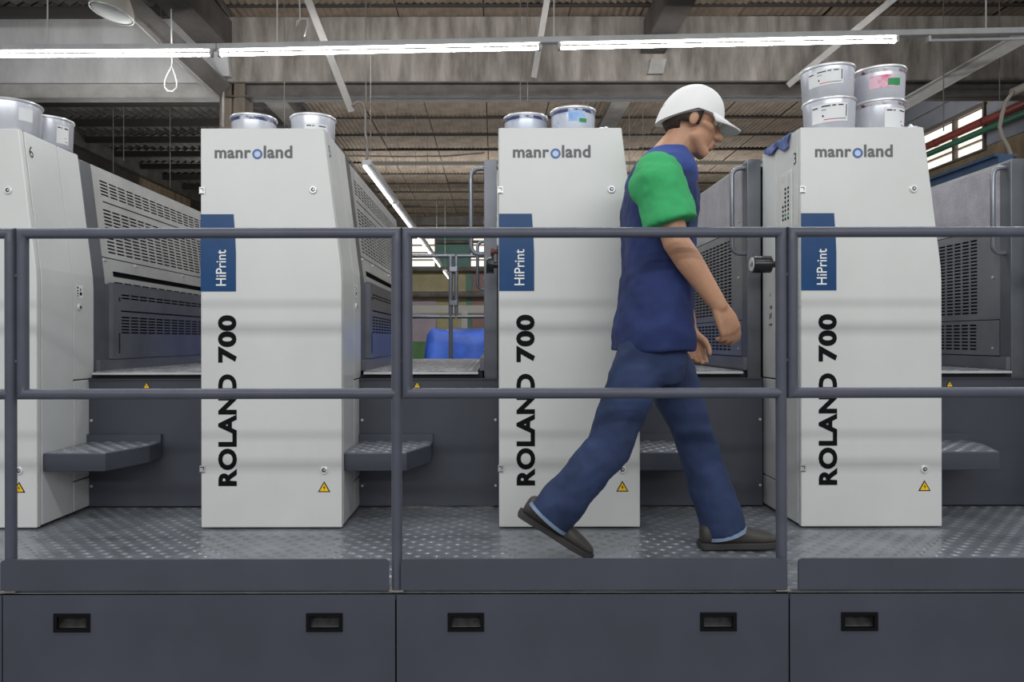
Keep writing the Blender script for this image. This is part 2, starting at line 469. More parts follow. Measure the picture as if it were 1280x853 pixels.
# walls
struct(obj('wall_left', MB().box(XL - 0.2, XL, 7, YB, FZ, CZ + 0.1), 'wall_dark'))
wl = [o for o in bpy.data.objects if o.name == 'wall_left'][0]
for k in range(7):
    y0 = 16.6 + k * 0.92
    obj('wall_panel', MB().box(XL, XL + 0.02 + 0.012 * (k % 3), y0, y0 + 0.89, 2.2, CZ - 0.02), 'wall_brown' if k not in (3,) else 'wall_dark', wl)
WY0, WY1, WZ0, WZ1 = 10.55, 13.75, 3.55, 4.17
wr = struct(obj('wall_right', MB().box(XR, XR + 0.2, 7, YB, FZ, WZ0).box(XR, XR + 0.2, 7, WY0, WZ0, CZ + 0.1).box(XR, XR + 0.2, WY1, YB, WZ0, CZ + 0.1).box(XR, XR + 0.2, WY0, WY1, WZ1, CZ + 0.1), 'wall_brown'))
for (y0, y1, z0, z1) in [(7.2, WY0 - 0.06, 3.57, 3.87), (7.2, WY0 - 0.06, 3.89, 4.18), (WY1 + 0.06, YB, 3.57, 3.87), (WY1 + 0.06, YB, 3.89, 4.18), (7.2, YB, 4.24, 4.50), (7.2, YB, 4.52, CZ)]:
    obj('cladding_strip', MB().box(XR - 0.03, XR, y0, y1, z0, z1), 'clad', wr, bevel=0.01)
for k in range(9):
    obj('wall_panel', MB().box(XR - 0.02 - 0.012 * (k % 2), XR, 8.2 + k * 1.3, 8.2 + k * 1.3 + 1.27, 2.0, 3.50 - 0.03 * (k % 3)), 'wall_brown', wr)
w1 = struct(obj('window_1', MB().box(XR - 0.05, XR + 0.04, WY0 - 0.04, WY1 + 0.04, WZ1, WZ1 + 0.05).box(XR - 0.05, XR + 0.04, WY0 - 0.04, WY1 + 0.04, WZ0 - 0.03, WZ0).box(XR - 0.05, XR + 0.04, WY0 - 0.04, WY0, WZ0, WZ1).box(XR - 0.05, XR + 0.04, WY1, WY1 + 0.04, WZ0, WZ1), 'wframe'))
for y0, y1 in ((WY0, 11.2), (11.26, 12.4), (12.46, WY1)):
    for k in range(4):
        z0 = WZ0 + k * (WZ1 - WZ0) / 4
        p = obj('pane', MB().box(XR + 0.02, XR + 0.03, y0, y1, z0 + 0.01, z0 + 0.15), 'daylight', w1)
    for k in range(1, 4):
        z0 = WZ0 + k * (WZ1 - WZ0) / 4
        obj('louvre', MB().box(XR - 0.01, XR + 0.02, y0, y1, z0 - 0.02, z0 + 0.012), 'louvre', w1)
for y0 in (11.2, 12.4):
    obj('mullion', MB().box(XR - 0.04, XR + 0.02, y0, y0 + 0.06, WZ0, WZ1), 'wframe', w1)

def wz(py): return CH + (VY - py) / FPX * YB
def wx(px): return (px - VX) / FPX * YB
holes = [(wx(500), wx(543.5), wz(333), wz(296)), (wx(589), wx(640), wz(333), wz(296))]
wb = panel('wall_back', -9.5, 9.0, FZ, CZ + 0.1, holes, lambda u, v: (u, YB + 0.1, v), 'khaki', None, 0.16)
struct(wb)
for k, (a, b, c, d) in enumerate(holes):
    wn = struct(obj('window_%d' % (k + 2), MB().box(a - 0.06, b + 0.06, YB - 0.02, YB + 0.1, c - 0.07, c).box(a - 0.06, b + 0.06, YB - 0.02, YB + 0.1, d, d + 0.07).box(a - 0.06, a, YB - 0.02, YB + 0.1, c, d).box(b, b + 0.06, YB - 0.02, YB + 0.1, c, d), 'wframe'))
    for j in range(4):
        z0 = c + j * (d - c) / 4
        obj('pane', MB().box(a, b, YB + 0.08, YB + 0.09, z0, z0 + (d - c) / 4 - 0.05), 'daylight', wn)
        obj('louvre', MB().box(a, b, YB + 0.02, YB + 0.08, z0 + (d - c) / 4 - 0.06, z0 + (d - c) / 4), 'louvre', wn)
def wall_part(px0, px1, py0, py1, m, t=0.03):
    obj('wall_panel', MB().box(wx(px0), wx(px1), YB - t, YB + 0.02, wz(py1), wz(py0)), m, wb)
wall_part(545.5, 587.5, 290, 335, 'teal'); wall_part(583, 590, 342, 440, 'teal', 0.04); wall_part(590.5, 660, 340, 440, 'maroon')
wall_part(440, 545, 376, 470, 'mauve'); wall_part(546, 582.5, 390, 470, 'khaki', 0.025); wall_part(440, 660, 266, 283, 'steel_dark', 0.3)

# ------------------------------------------------------------------ roof fittings
def beam_thing(name, p, q, wd, ht, m, label, cat='brace', flange=True):
    p = Vector(p); q = Vector(q); d = (q - p).normalized()
    side = Vector((0, 1, 0)) - d * d.y; side.normalize(); up = d.cross(side)
    mb = MB()
    def bar(cu, cv, hu, hv):
        rs = []
        for c in (p, q):
            rs.append([tuple(c - p + side * (cu + su * hu) + up * (cv + sv * hv)) for su, sv in ((-1, -1), (1, -1), (1, 1), (-1, 1))])
        mb.rings(rs)
    if flange:
        bar(0, 0, wd * 0.12, ht / 2); bar(0, ht / 2, wd / 2, ht * 0.08); bar(0, -ht / 2, wd / 2, ht * 0.08)
    else:
        bar(0, 0, wd / 2, ht / 2)
    return tag(obj(name, mb, m, None, tuple(p)), label, cat)
beam_thing('roof_brace', W(150, -12, 7.9), W(281, 112, 8.86), 0.12, 0.17, 'steel_dark', 'dark steel brace slanting down across the pale beam beside the round lamp')
beam_thing('roof_brace', W(383, -8, 7.8), W(440, 138, 8.8), 0.06, 0.08, 'steel_pale', 'thin pale brace slanting over the beam behind the left long tube light', flange=False)
beam_thing('roof_brace', W(686, -8, 8.2), W(668, 96, 8.86), 0.06, 0.07, 'steel_pale', 'nearly upright pale brace in front of the beam at the middle of the hall', flange=False)
beam_thing('roof_brace', W(1127, -8, 7.8), W(986, 107, 8.85), 0.06, 0.07, 'steel_pale', 'thin pale brace slanting down left behind the stacked ink cans', flange=False)
beam_thing('roof_brace', W(1282, 46, 8.2), W(1122, 136, 8.8), 0.14, 0.13, 'steel_pale', 'thick grey brace slanting down left from the right edge toward the cans')
t = tag(obj('conduit_pipe', MB().tube([W(168, 24, 8.2), W(262, 114, 8.86), W(272, 117, 8.9), W(280, 114, 8.92), W(279, 158, 8.93)], 0.016, 8), 'steel_pale', smooth=True), 'thin conduit running under the dark brace down to the column', 'pipe')

# round high-bay lamp
hl = thing('bay_lamp', 'round dish lamp with dull lens hanging at top left', 'lamp', tuple(W(141, 14, 7.0)))
R = Euler((math.radians(-6), math.radians(13), 0))
o = obj('lamp_shade', MB().lathe([(0.05, 0.22), (0.10, 0.20), (0.17, 0.08), (0.205, 0.0), (0.205, -0.02), (0.195, -0.02), (0.195, 0.0), (0.16, 0.075), (0.09, 0.19)], n=36), 'shade', hl, smooth='auto'); o.rotation_euler = R
o = obj('lamp_lens', MB().lathe([(0.19, -0.012), (0.15, -0.03), (0.08, -0.042), (0.01, -0.045)], n=36), 'lens', hl, smooth=True); o.rotation_euler = R
o = obj('lamp_stem', MB().cyl((0, 0, 0.2), (0, 0, 0.75), 0.02), 'steel_dark', hl); o.rotation_euler = R

# strip lights across the picture
LY = 7.4
def lz(px):
    return CH + (VY - (69 - 1.2 * max(0, px) / 290.0 if px < 290 else 67.8 - (px - 290) * 0.01855)) / FPX * LY
def lx(px): return (px - VX) / FPX * LY
tr = thing('lighting_rail', 'long pale metal rail carrying the strip lights under the roof', 'light rail', (lx(300), LY, lz(300) + 0.07))
base = Vector(tr.location)
for a, b in ((-60, 272), (273, 1400)):
    mb = MB()
    rs = []
    for px in (a, b):
        rs.append([tuple(Vector((lx(px), LY + sy, lz(px) + 0.046 + sz)) - base) for sy, sz in ((-0.04, 0), (0.04, 0), (0.04, 0.058), (-0.04, 0.058))])
    mb.rings(rs)
    obj('rail_profile', mb, 'housing', tr, bevel=0.004)
for px, top in ((347, -10), (693, -10), (1233, -10), (60, -10)):
    obj('hanger_wire', MB().tube([Vector((lx(px), LY, lz(px) + 0.08)) - base, Vector((lx(px) + 0.004, LY, CZ + 0.02)) - base], 0.007, 6), 'cord', tr)
def batten(pa, pb, splits, label, m='tube'):
    t = thing('strip_light', label, 'strip light', (lx(pa), LY - 0.0, lz(pa)), 'strip lights on the lighting rail')
    bs = Vector(t.location)
    cuts = [pa] + splits + [pb]
    for a, b in zip(cuts[:-1], cuts[1:]):
        A = Vector((lx(a) + 0.012, LY, lz(a))) - bs; B = Vector((lx(b) - 0.012, LY, lz(b))) - bs
        obj('light_tube', MB().limb([A, B], [0.0145, 0.0145], 12), m, t, smooth=True)
    for q in (pa, pb):
        A = Vector((lx(q), LY, lz(q))) - bs
        obj('end_cap', MB().box(A.x - 0.014, A.x + 0.014, -0.03, 0.03, A.z - 0.018, A.z + 0.040), 'housing', t)
    return t
batten(-50, 265, [155], 'lit strip light at the left end of the rail, above the leftmost tower')
batten(275, 675, [586], 'lit strip light above the second tower and the aisle gap')
batten(700, 1121, [780], 'lit strip light above the walking man, ending over the stacked cans')
batten(1161, 1400, [], 'unlit strip light at the right end of the rail', 'tube_dim')
# row of lamps going back into the hall
for k, (ya, yb) in enumerate([(7.40, 9.45), (9.55, 11.7), (11.8, 13.9), (14.0, 16.1), (16.2, 17.7), (19.0, 21.3)]):
    zz = 2.552; xx = -1.34
    names = ['nearest lit tube lamp', 'second lit tube lamp', 'third lit tube lamp', 'fourth lit tube lamp', 'fifth lit tube lamp', 'farthest lit tube lamp']
    t = thing('tube_lamp', names[k] + ' of the row receding through the aisle gap', 'strip light', (xx, ya, zz), 'tube lamps receding down the hall')
    obj('light_tube', MB().limb([(0, 0.03, 0), (0, yb - ya - 0.03, 0)], [0.013, 0.013], 10), 'tube_far', t, smooth=True)
    obj('lamp_housing', MB().box(-0.02, 0.075, 0, yb - ya, 0.015, 0.06), 'housing', t)
    obj('hanger_wire', MB().cyl((0.02, 0.3, 0.06), (0.02, 0.3, CZ - zz + 0.02), 0.004, 6), 'wire', t)
tag(obj('light_trunking', MB().box(-2.45, 7.0, -0.03, 0.03, -0.03, 0.03), 'trunk', None, (0, 14.0, 4.19)), 'pale horizontal trunking hung across the far roof', 'trunking')
t = tag(obj('pull_cord', MB().tube([W(214.5, -8, 7.75), W(215, 40, 7.75), W(215.5, 82, 7.75)], 0.008, 6).tube([W(215, 82, 7.75), W(210, 92, 7.75), W(206, 101, 7.75), W(206.5, 109, 7.75), W(211, 113.5, 7.75), W(216, 113.5, 7.75), W(221, 109, 7.75), W(221.5, 102, 7.75), W(219, 92, 7.75), W(215, 82, 7.75)], 0.007, 6).tube([W(209, 113.5, 7.75), W(217, 113.5, 7.75)], 0.011, 6), 'cord', smooth=True), 'white cord with a loop at its end hanging beside the slanted brace', 'cord')
pts = [W(441, 133, 8.7), W(444, 128.5, 8.7), W(449, 127, 8.7), W(454, 129, 8.7), W(457, 136, 8.7), W(457.5, 150, 8.7), W(457, 165, 8.7), W(460, 180, 8.7), W(459, 198, 8.7), W(456, 206, 8.7)]
tag(obj('hook_cable', MB().tube(pts, 0.016, 8), 'wire', smooth=True), 'curved hooked cable hanging above the receding tube lamps', 'cable')
WL = ['thin wire dropping behind the right can of tower 5', 'long thin wire hanging beside the hooked cable', 'thin wire hanging under the brown roof above the receding tube lamps',
      'left one of two close wires over the aisle gap, ending at the steel beam', 'right one of two close wires over the aisle gap, ending at the steel beam', 'right one of two thin wires behind the walking man',
      'left one of two thin wires behind the walking man', 'thin wire hanging over the window in the right wall', 'leftmost thin wire under the dark roof, behind tower 6', 'thin wire in the dark bay just left of tower 5',
      'second thin wire under the dark roof, ending above the slotted guard', 'thin wire near the right edge in front of the stained beam', 'short thin wire at the top between round lamp and loop cord']
for k, (px, y0, y1, Y) in enumerate([(356, -5, 158, 8.4), (458, 5, 128, 8.3), (483, 100, 300, 12), (651, 20, 130, 8.4), (660, 20, 128, 8.4), (804, 118, 200, 12.0), (787, 118, 260, 12), (1180, 30, 165, 8.4), (142, 118, 215, 12.2), (213, 140, 235, 12.2), (155, 118, 200, 12), (1250, 60, 128, 8.4), (202, -5, 42, 8.4)]):
    tag(obj('hanging_wire', MB().cyl(Vector((W(px, y1, Y).x, Y, CZ + 0.01)), W(px, y1, Y), 0.006, 6), 'wire'), WL[k], 'wire', 'thin hanging wires under the roof')
tag(obj('sagging_wire', MB().tube([W(420, 194, 13), W(500, 195.5, 13), W(560, 195, 13), W(606, 191, 13)], 0.014, 6), 'wire'), 'sagging dark wire strung over the aisle gap', 'wire')
tag(obj('looped_wire', MB().tube([Vector((W(373, 8, 7.6).x, 7.6, CZ)), W(376, 24, 7.6), W(371, 33, 7.6), W(372, 26, 7.6), W(379, 22.5, 7.6), W(385, 23, 7.6), W(385, 31, 7.6), W(381, 45, 7.6)], 0.008, 6), 'cord', smooth=True), 'loose curl of pale wire beside the thin pale brace', 'wire')

# pipes on the right wall
def along(px0, py0, px1, py1, x):
    return [Vector((x, x * FPX / (px - VX), CH + (VY - py) / FPX * (x * FPX / (px - VX)))) for px, py in ((px0, py0), (px1, py1))]
rp = thing('red_pipe', 'dark red pipe running along the right wall across its window', 'pipe', (6.95, 10, 3.85))
obj('pipe_run', MB().cyl((0, -3, 0), (0, 12, 0), 0.055, 14), 'pipe_red', rp, smooth='auto')
for q in (0.2, 1.3, 2.4): obj('pipe_collar', MB().cyl((0, q, 0), (0, q + 0.06, 0), 0.064, 14), 'pipe_red', rp, smooth='auto')
gp = tag(obj('green_pipe', MB().cyl((0, -3, 0), (0, 12, 0), 0.045, 14), 'pipe_green', None, (6.95, 10, 3.72), smooth='auto'), 'dark green pipe running just below the red pipe', 'pipe')
bb = tag(obj('blue_beam', MB().box(-0.08, 0.08, 0, 5, -0.09, 0.09).box(-0.12, 0.12, 0, 5, 0.09, 0.12).box(-0.12, 0.12, 0, 5, -0.12, -0.09), 'beam_blue', None, (5.4, 7.6, 2.60)), 'blue steel beam behind the rightmost grey guard', 'beam')
tag(obj('bent_conduit', MB().tube([W(1290, 106, 7.0), W(1266, 117, 7.0)], 0.04, 10).tube([W(1268, 115, 7.0), W(1257, 129, 7.0), W(1253, 145, 7.0), W(1250, 160, 7.0), W(1253, 172, 7.0), W(1259, 182, 7.0), W(1264, 194, 7.0)], 0.018, 8), 'conduit', smooth='auto'), 'bent conduit with thick end hanging at the right edge over the guard', 'conduit')

# ------------------------------------------------------------------ things far behind the aisle gap
def tarp():
    mb = MB(); n = 96; m = 30
    Vs = []; F = []
    for i in range(n + 1):
        for j in range(m + 1):
            u = i / n; v = j / m
            a = 2 * PI * u
            ca, sa = math.cos(a), math.sin(a)
            q = 1 / max(abs(ca), abs(sa)) ** 0.82
            rad = min(1.0, v * 2.4)
            drop = max(0, v - 0.416) / 0.584
            fold = 0.10 * math.sin(a * 10 + 2.5 * math.sin(3 * a) + 3 * drop) * drop ** 0.7
            ex = 1 + 0.10 * drop + fold
            x = 0.95 * ca * q * rad * ex; y = 0.6 * sa * q * rad * ex
            z = 1.76 + 0.05 * x - 0.045 * math.sin(6 * x + 4 * y) * rad - 1.7 * drop
            Vs.append((x, y, z))
    for i in range(n):
        for j in range(m):
            k = i * (m + 1) + j
            F.append((k, k + 1, k + m + 2, k + m + 1))
    return mb.add(Vs, F)
tag(obj('tarpaulin', tarp(), 'tarp', None, (0.10, 9.3, FZ), smooth=True), 'bright blue tarpaulin draped over a tall load beyond the aisle gap', 'tarpaulin')
tag(obj('load_crate', MB().box(-0.8, 0.8, -0.5, 0.5, 0.0, 1.66), 'wall_brown', None, (0.10, 9.3, FZ)), 'tall load hidden under the bright blue tarpaulin', 'crate')
gb = thing('green_cabinet', 'low green cabinet left of the blue tarpaulin', 'cabinet', (-1.55, 12.5, FZ))
obj('cabinet_body', MB().box(-0.55, 0.45, 0, 0.6, 0.08, 1.58), 'green_box', gb, bevel=0.01)
obj('cabinet_door', MB().box(-0.52, -0.06, -0.02, 0, 0.12, 1.54), 'green_box', gb, bevel=0.006); obj('cabinet_door', MB().box(-0.04, 0.42, -0.02, 0, 0.12, 1.54), 'green_box', gb, bevel=0.006)
obj('cabinet_plinth', MB().box(-0.5, 0.4, 0.03, 0.57, 0, 0.08), 'dark', gb)
cr = thing('cream_railing', 'distant cream painted railing behind the blue tarpaulin', 'railing', (0, 15, FZ))
z1 = CH + (VY - 386) / 60 - FZ
obj('rail', MB().box(-4, 4, -0.03, 0.03, z1 - 0.09, z1 + 0.07), 'cream', cr)
for x in (-3, -0.62, 2.4): obj('post', MB().box(x - 0.06, x + 0.06, -0.05, 0.05, 0, z1 - 0.09), 'cream', cr)
for k, (py, d) in enumerate(((338, 0.07), (369, 0.10), (304, 0.05))):
    tag(obj('wall_pipe', MB().cyl((wx(505 if k < 2 else 545), YB - 0.35, wz(py)), (wx(660), YB - 0.35, wz(py)), d, 8), 'steel_dark'), ['dark pipe along the far wall just under its windows', 'thick dark pipe low on the far khaki wall', 'dark pipe across the green part of the far wall'][k], 'pipe')
# far side railing of the press
fr = thing('far_railing', 'slim grey double railing on the far side of the press', 'railing', (0, 5.8, 0.33))
def fx(px): return (px - VX) / FPX * 5.8
def fz(py): return CH + (VY - py) / FPX * 5.8 - 0.33
for a, b, nm in ((470, 569, 0), (571, 660, 1)):
    pts = [(fx(a), 0, fz(320)), (fx(b) - 0.03 if nm == 0 else fx(b), 0, fz(320))]
    obj('top_rail', MB().tube([(fx(a), 0, fz(320)), (fx(b), 0, fz(320))], 0.016, 10), 'chrome', fr, smooth='auto')
    obj('middle_rail', MB().tube([(fx(a), 0, fz(396)), (fx(b), 0, fz(396))], 0.015, 10), 'chrome', fr, smooth='auto')
obj('post', MB().tube([(fx(563.5), 0, 0), (fx(563.5), 0, fz(320))], 0.018, 10), 'chrome', fr, smooth='auto')
obj('post', MB().tube([(fx(570.5), 0, fz(396)), (fx(570.5), 0, fz(320))], 0.016, 10), 'chrome', fr, smooth='auto')
for py in (337, 379): obj('clamp', MB().box(fx(562), fx(572), -0.025, 0.02, fz(py + 3), fz(py - 3)), 'chrome', fr, bevel=0.003)
tag(obj('far_platform', MB().box(-2.5, 2.5, 5.6, 6.3, 0.27, 0.33).box(-2.4, 2.4, 5.7, 6.2, FZ, 0.27), 'char'), 'dark platform behind the press carrying the far railing', 'platform')

# ------------------------------------------------------------------ walkway
RY, TY = 2.20, 2.91                              # railing plane, tower front plane
wk = thing('walkway', 'grey tread plate walkway in front of the white towers', 'walkway', (0, RY, 0))
obj('deck_plate', MB().box(-3.4, 3.9, 0.002, 1.15, -0.03, 0), 'deck', wk)
obj('support_frame', MB().box(-3.4, 3.9, 0.10, 1.12, FZ, -0.03), 'dark', wk)
def bumps(x0, x1, y0, y1, px, py, rx, ry, h, skip=None):
    mb = MB(); V = []; F = []
    j = 0; y = y0
    while y < y1:
        x = x0 + (px / 2 if j % 2 else 0)
        while x < x1:
            if not (skip and skip(x, y)):
                n = len(V)
                for i in range(8):
                    a = 2 * PI * i / 8
                    V.append((x + rx * math.cos(a), y + ry * math.sin(a), 0))
                for i in range(8):
                    a = 2 * PI * i / 8
                    V.append((x + rx * 0.55 * math.cos(a), y + ry * 0.55 * math.sin(a), h * 0.8))
                V.append((x, y, h))
                for i in range(8):
                    k = (i + 1) % 8
                    F.append((n + i, n + k, n + 8 + k, n + 8 + i)); F.append((n + 8 + i, n + 8 + k, n + 16))
            x += px
        y += py; j += 1
    return mb.add(V, F)
TX = [-2.420, -1.187, 0.018, 1.239, 2.460]       # left edges of the towers
TWD = 0.570
def under(x, y):
    return any(t - 0.03 < x < t + TWD + 0.03 and y > TY - RY - 0.02 for t in TX)
o = obj('tread_bumps', bumps(-3.3, 3.8, 0.025, 1.08, 0.068, 0.036, 0.0185, 0.0145, 0.0040, under), 'deck', wk, smooth=True, stuff=True)

# plinth panels below
PZ0 = -0.80
def plinth(px0, px1, label):
    x0, x1 = (px0 - VX) / 413.0, (px1 - VX) / 413.0
    Yf = FPX / 413.0
    t = thing('plinth_panel', label, 'panel', (x0, Yf, FZ), 'charcoal plinth panels under the walkway')
    zt = CH - (742 - VY) / 413.0 - FZ
    wdt = x1 - x0
    hl = []
    for off in (86.5, 402):
        c = off / 413.0
        z = CH - (778 - VY) / 413.0 - FZ
        hl.append((c - 0.052, c + 0.052, z - 0.025, z + 0.025, c, z))
    o = panel('face_sheet', 0.0, wdt, 0.04, zt, [h[:4] for h in hl], lambda u, v: (u, 0.002, v), 'panel', t, 0.004)
    obj('top_flange', MB().box(0, wdt, 0.0, 0.006, zt - 0.003, zt), 'hinge', t)
    for k, (a, b, c, d, cx, cz) in enumerate(hl):
        mb = MB()
        e = 0.008
        mb.box(a - 0.003, a + e, -0.004, 0.012, c - 0.003, d + 0.003); mb.box(b - e, b + 0.003, -0.004, 0.012, c - 0.003, d + 0.003)
        mb.box(a + e, b - e, -0.004, 0.012, c - 0.003, c + e - 0.001); mb.box(a + e, b - e, -0.004, 0.012, d - e + 0.002, d + 0.003)
        h = obj('pull_handle', mb, 'black', t)
        # sloping pocket behind the frame
        mb = MB()
        mb.add([(a + e, 0.006, c + e), (b - e, 0.006, c + e), (b - e - 0.010, 0.035, d - e), (a + e + 0.010, 0.035, d - e),
                (a + e, 0.006, d - e + 0.002), (b - e, 0.006, d - e + 0.002)], [(0, 1, 2, 3), (0, 3, 4), (1, 5, 2), (3, 2, 5, 4)])
        obj('handle_pocket', mb, 'knobp', h)
    return t
M['knobp'] = mat('scuffed_black', (0.03, 0.029, 0.028), 0.4, col2=(0.012, 0.012, 0.012), scale=60, contrast=(0.35, 0.6))
plinth(-490, 1.5, 'charcoal plinth panel mostly out of frame at the bottom left corner')
plinth(3, 493.2, 'charcoal plinth panel under the left railing section, with two black pulls')
plinth(495.2, 985, 'charcoal plinth panel under the walking man, with two black pulls')
plinth(987, 1478, 'charcoal plinth panel at bottom right, with one black pull in view')

# railing sections
RS = FPX / RY
def rx(px): return (px - VX) / RS
def rz(py): return CH + (VY - py) / RS
RR = 0.0163
def arc(c, r, a0, a1, n=6):
    return [(c[0] + r * math.cos(math.radians(a0 + (a1 - a0) * i / n)), 0, c[1] + r * math.sin(math.radians(a0 + (a1 - a0) * i / n))) for i in range(n + 1)]
def railing(pl, pr, kick, label):
    """starts with a short upright (left), ends in the floor post (right)"""
    t = thing('railing', label, 'railing', (0, RY, 0), 'charcoal tube railing along the walkway')
    zt, zm = rz(291), rz(492)
    xl, xr = rx(pl), rx(pr)
    b = 0.0
    obj('top_rail', MB().tube([(xl, 0, zt - 0.03), (xl, 0, zt), (xr, 0, zt), (xr, 0, zt - 0.03)], RR, 24), 'rail', t, smooth='auto')
    obj('short_upright', MB().tube([(xl, 0, zt - 0.0301), (xl, 0, zm + 0.0301)], RR, 24), 'rail', t, smooth='auto')
    obj('middle_rail', MB().tube([(xl, 0, zm + 0.03), (xl, 0, zm), (xr - 0.004, 0, zm)], RR, 24), 'rail', t, smooth='auto')
    obj('floor_post', MB().tube([(xr, 0, zt - 0.0301), (xr, 0, 0.004)], RR, 24), 'rail', t, smooth='auto')
    mb = MB().cyl((xl, 0, zt - 0.13), (xl - 0.033, 0, zt - 0.13), 0.006, 8).cyl((xl, 0, zm + 0.1), (xl - 0.033, 0, zm + 0.1), 0.006, 8)
    obj('joint_bolts', mb, 'rail', t)
    k0, k1 = rx(kick[0]), rx(kick[1])
    kb = 0.012
    prof = [(k0, 0.009), (k1, 0.009), (k1, 0.102 - kb), (k1 - kb * 0.3, 0.102 - kb * 0.3), (k1 - kb, 0.102), (k0 + kb, 0.102), (k0 + kb * 0.3, 0.102 - kb * 0.3), (k0, 0.102 - kb)]
    obj('kick_plate', MB().prism(prof, -0.026, -0.0175), 'kick', t)
    obj('post_foot', MB().box(xr - 0.022, xr + 0.022, -0.017, 0.03, 0.0, 0.004), 'conduit', t)
    return t
railing(-452, 13.5, (-473, -9), 'charcoal tube railing section ending at the left edge of the photo')
railing(29, 495.8, (7, 487), 'charcoal tube railing section in front of the second tower')
railing(509, 976.3, (502, 979.5), 'charcoal tube railing section in front of the walking man')
railing(990.5, 1457, (993.5, 1470), 'charcoal tube railing section in front of the tower with stacked cans')

# ------------------------------------------------------------------ printing units
PROF = [(0, 0.0), (TWD, 0.0), (TWD, 1.0), (TWD - 0.003, 1.06), (TWD - 0.072, 1.62), (0, 1.62)]
def lean(z):
    if z < 1.0: return 0.0
    if z < 1.06: return 0.003 * (z - 1.0) / 0.06
    return 0.003 + 0.069 * (z - 1.06) / 0.56
def clip(z0, z1, inset=0.0):
    zs = [z0] + [z for z in (1.0, 1.06) if z0 < z < z1] + [z1]
    return [(inset, z0)] + [(TWD - inset - lean(z), z) for z in zs] + [(inset, z1)]
Z0 = 0.006
un = thing('printing_unit', '', 'printing press', (0, 0, 0), 'white printing towers of the press')
def up(name, mb, m, par=None, **k): return obj(name, mb, m, par or un, **k)
door = up('front_door', MB().prism(clip(Z0, 1.622), 0.0, 0.028), 'white', bevel=0.005)
body = up('tower_body', MB().prism(clip(Z0 + 0.004, 1.622), 0.032, 0.252), 'white_side', bevel=0.003)
for z0, z1 in ((Z0 + 0.004, 0.14), (0.145, 0.586), (0.591, 1.622)):
    up('rear_panel', MB().prism(clip(z0, z1), 0.256, 0.415), 'white_side', bevel=0.003)
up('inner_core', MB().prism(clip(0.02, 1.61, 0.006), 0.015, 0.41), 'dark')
# door furniture
e = -0.0012
me = text_mesh('manr', 'grey_print', 0.028, (0.058, 0.205, 1.500, 1.534), y=e, spacing=1.05); link('logo_lettering', me, door)
me = text_mesh('land', 'grey_print', 0.028, (0.256, 0.372, 1.500, 1.551), y=e, spacing=1.05); link('logo_lettering', me, door)
mb = MB()
mb.rings([[(0.2305 + r_ * math.cos(2 * PI * i / 28), y_, 1.517 + r_ * math.sin(2 * PI * i / 28)) for i in range(28)] for r_, y_ in ((0.0205, 0), (0.0205, -0.0015), (0.0125, -0.0015), (0.0125, 0))], False)
mb.cur = 1
mb.add([(0.2305 + 0.0125 * math.cos(2 * PI * i / 28), -0.0008, 1.517 + 0.0125 * math.sin(2 * PI * i / 28)) for i in range(28)], [tuple(range(28))])
up('logo_ring', mb, ['blue_print', 'pale_print'], door)
prof = [(0.001, 0.962), (0.143, 0.962), (0.143, 1.115), (0.140, 1.19), (0.134, 1.274), (0.001, 1.274)]
up('blue_nameplate', MB().prism(prof, -0.002, 0.0), 'plate', door)
link('nameplate_lettering', text_mesh('HiPrint', 'white_print', 0.006, (0.063, 0.104, 0.985, 1.130), up=True, y=-0.0028), door)
link('model_lettering', text_mesh('ROLAND', 'black', 0.046, (0.070, 0.146, 0.175, 0.627), up=True, y=e, spacing=1.08), door)
link('model_number', text_mesh('700', 'black', 0.046, (0.070, 0.146, 0.674, 0.866), up=True, y=e, spacing=1.08), door)
for u, z in ((0.456, 1.372), (0.498, 0.238)):
    mb = MB()
    mb.rings([[(u + r_ * math.cos(2 * PI * i / 20), y_, z + r_ * math.sin(2 * PI * i / 20)) for i in range(20)] for r_, y_ in ((0.0165, 0.001), (0.0165, -0.003), (0.013, -0.006), (0.009, -0.006), (0.0085, -0.002))], False)
    mb.cur = 1
    mb.add([(u + 0.0088 * math.cos(2 * PI * i / 20), -0.003, z + 0.0088 * math.sin(2 * PI * i / 20)) for i in range(20)], [tuple(range(20))])
    mb.cur = 0
    mb.box(u - 0.0015, u + 0.0045, -0.0045, -0.003, z - 0.0015, z + 0.0045)
    up('door_lock', mb, ['lockm', 'lockc'], door, smooth='auto')
for z in (1.372, 0.246):
    mb = MB().box(-0.004, 0.019, -0.003, 0.002, z - 0.016, z + 0.012); mb.cur = 1
    mb.box(-0.002, 0.013, -0.0038, -0.003, z + 0.004, z + 0.007).box(0.0105, 0.0135, -0.0038, -0.003, z - 0.006, z + 0.007).box(-0.002, 0.015, -0.0038, -0.003, z - 0.016, z - 0.013)
    up('door_hinge', mb, ['hinge', 'lockc'], door)
def tri(cx, cz, s, y, mb):
    h = s * 0.88
    mb.cur = 0; mb.prism([(cx - s / 2, cz - h / 2), (cx + s / 2, cz - h / 2), (cx, cz + h / 2)], y - 0.001, y)
    q = 0.74; mb.cur = 1
    o_ = -h * 0.045
    mb.prism([(cx - s / 2 * q, cz - h / 2 * q + o_), (cx + s / 2 * q, cz - h / 2 * q + o_), (cx, cz + h / 2 * q + o_)], y - 0.0016, y - 0.0008)
    mb.cur = 0; k = s / 10
    mb.prism([(cx - 0.1 * k, cz - 3.0 * k), (cx + 1.0 * k, cz - 0.3 * k), (cx - 0.1 * k, cz - 0.5 * k), (cx + 0.5 * k, cz + 1.8 * k), (cx - 0.9 * k, cz - 1.0 * k), (cx + 0.2 * k, cz - 0.9 * k)], y - 0.0022, y - 0.0012)
mb = MB(); tri(0.498, 0.172, 0.050, 0.0, mb)
up('warning_sticker', mb, ['black', 'yellow'], door)
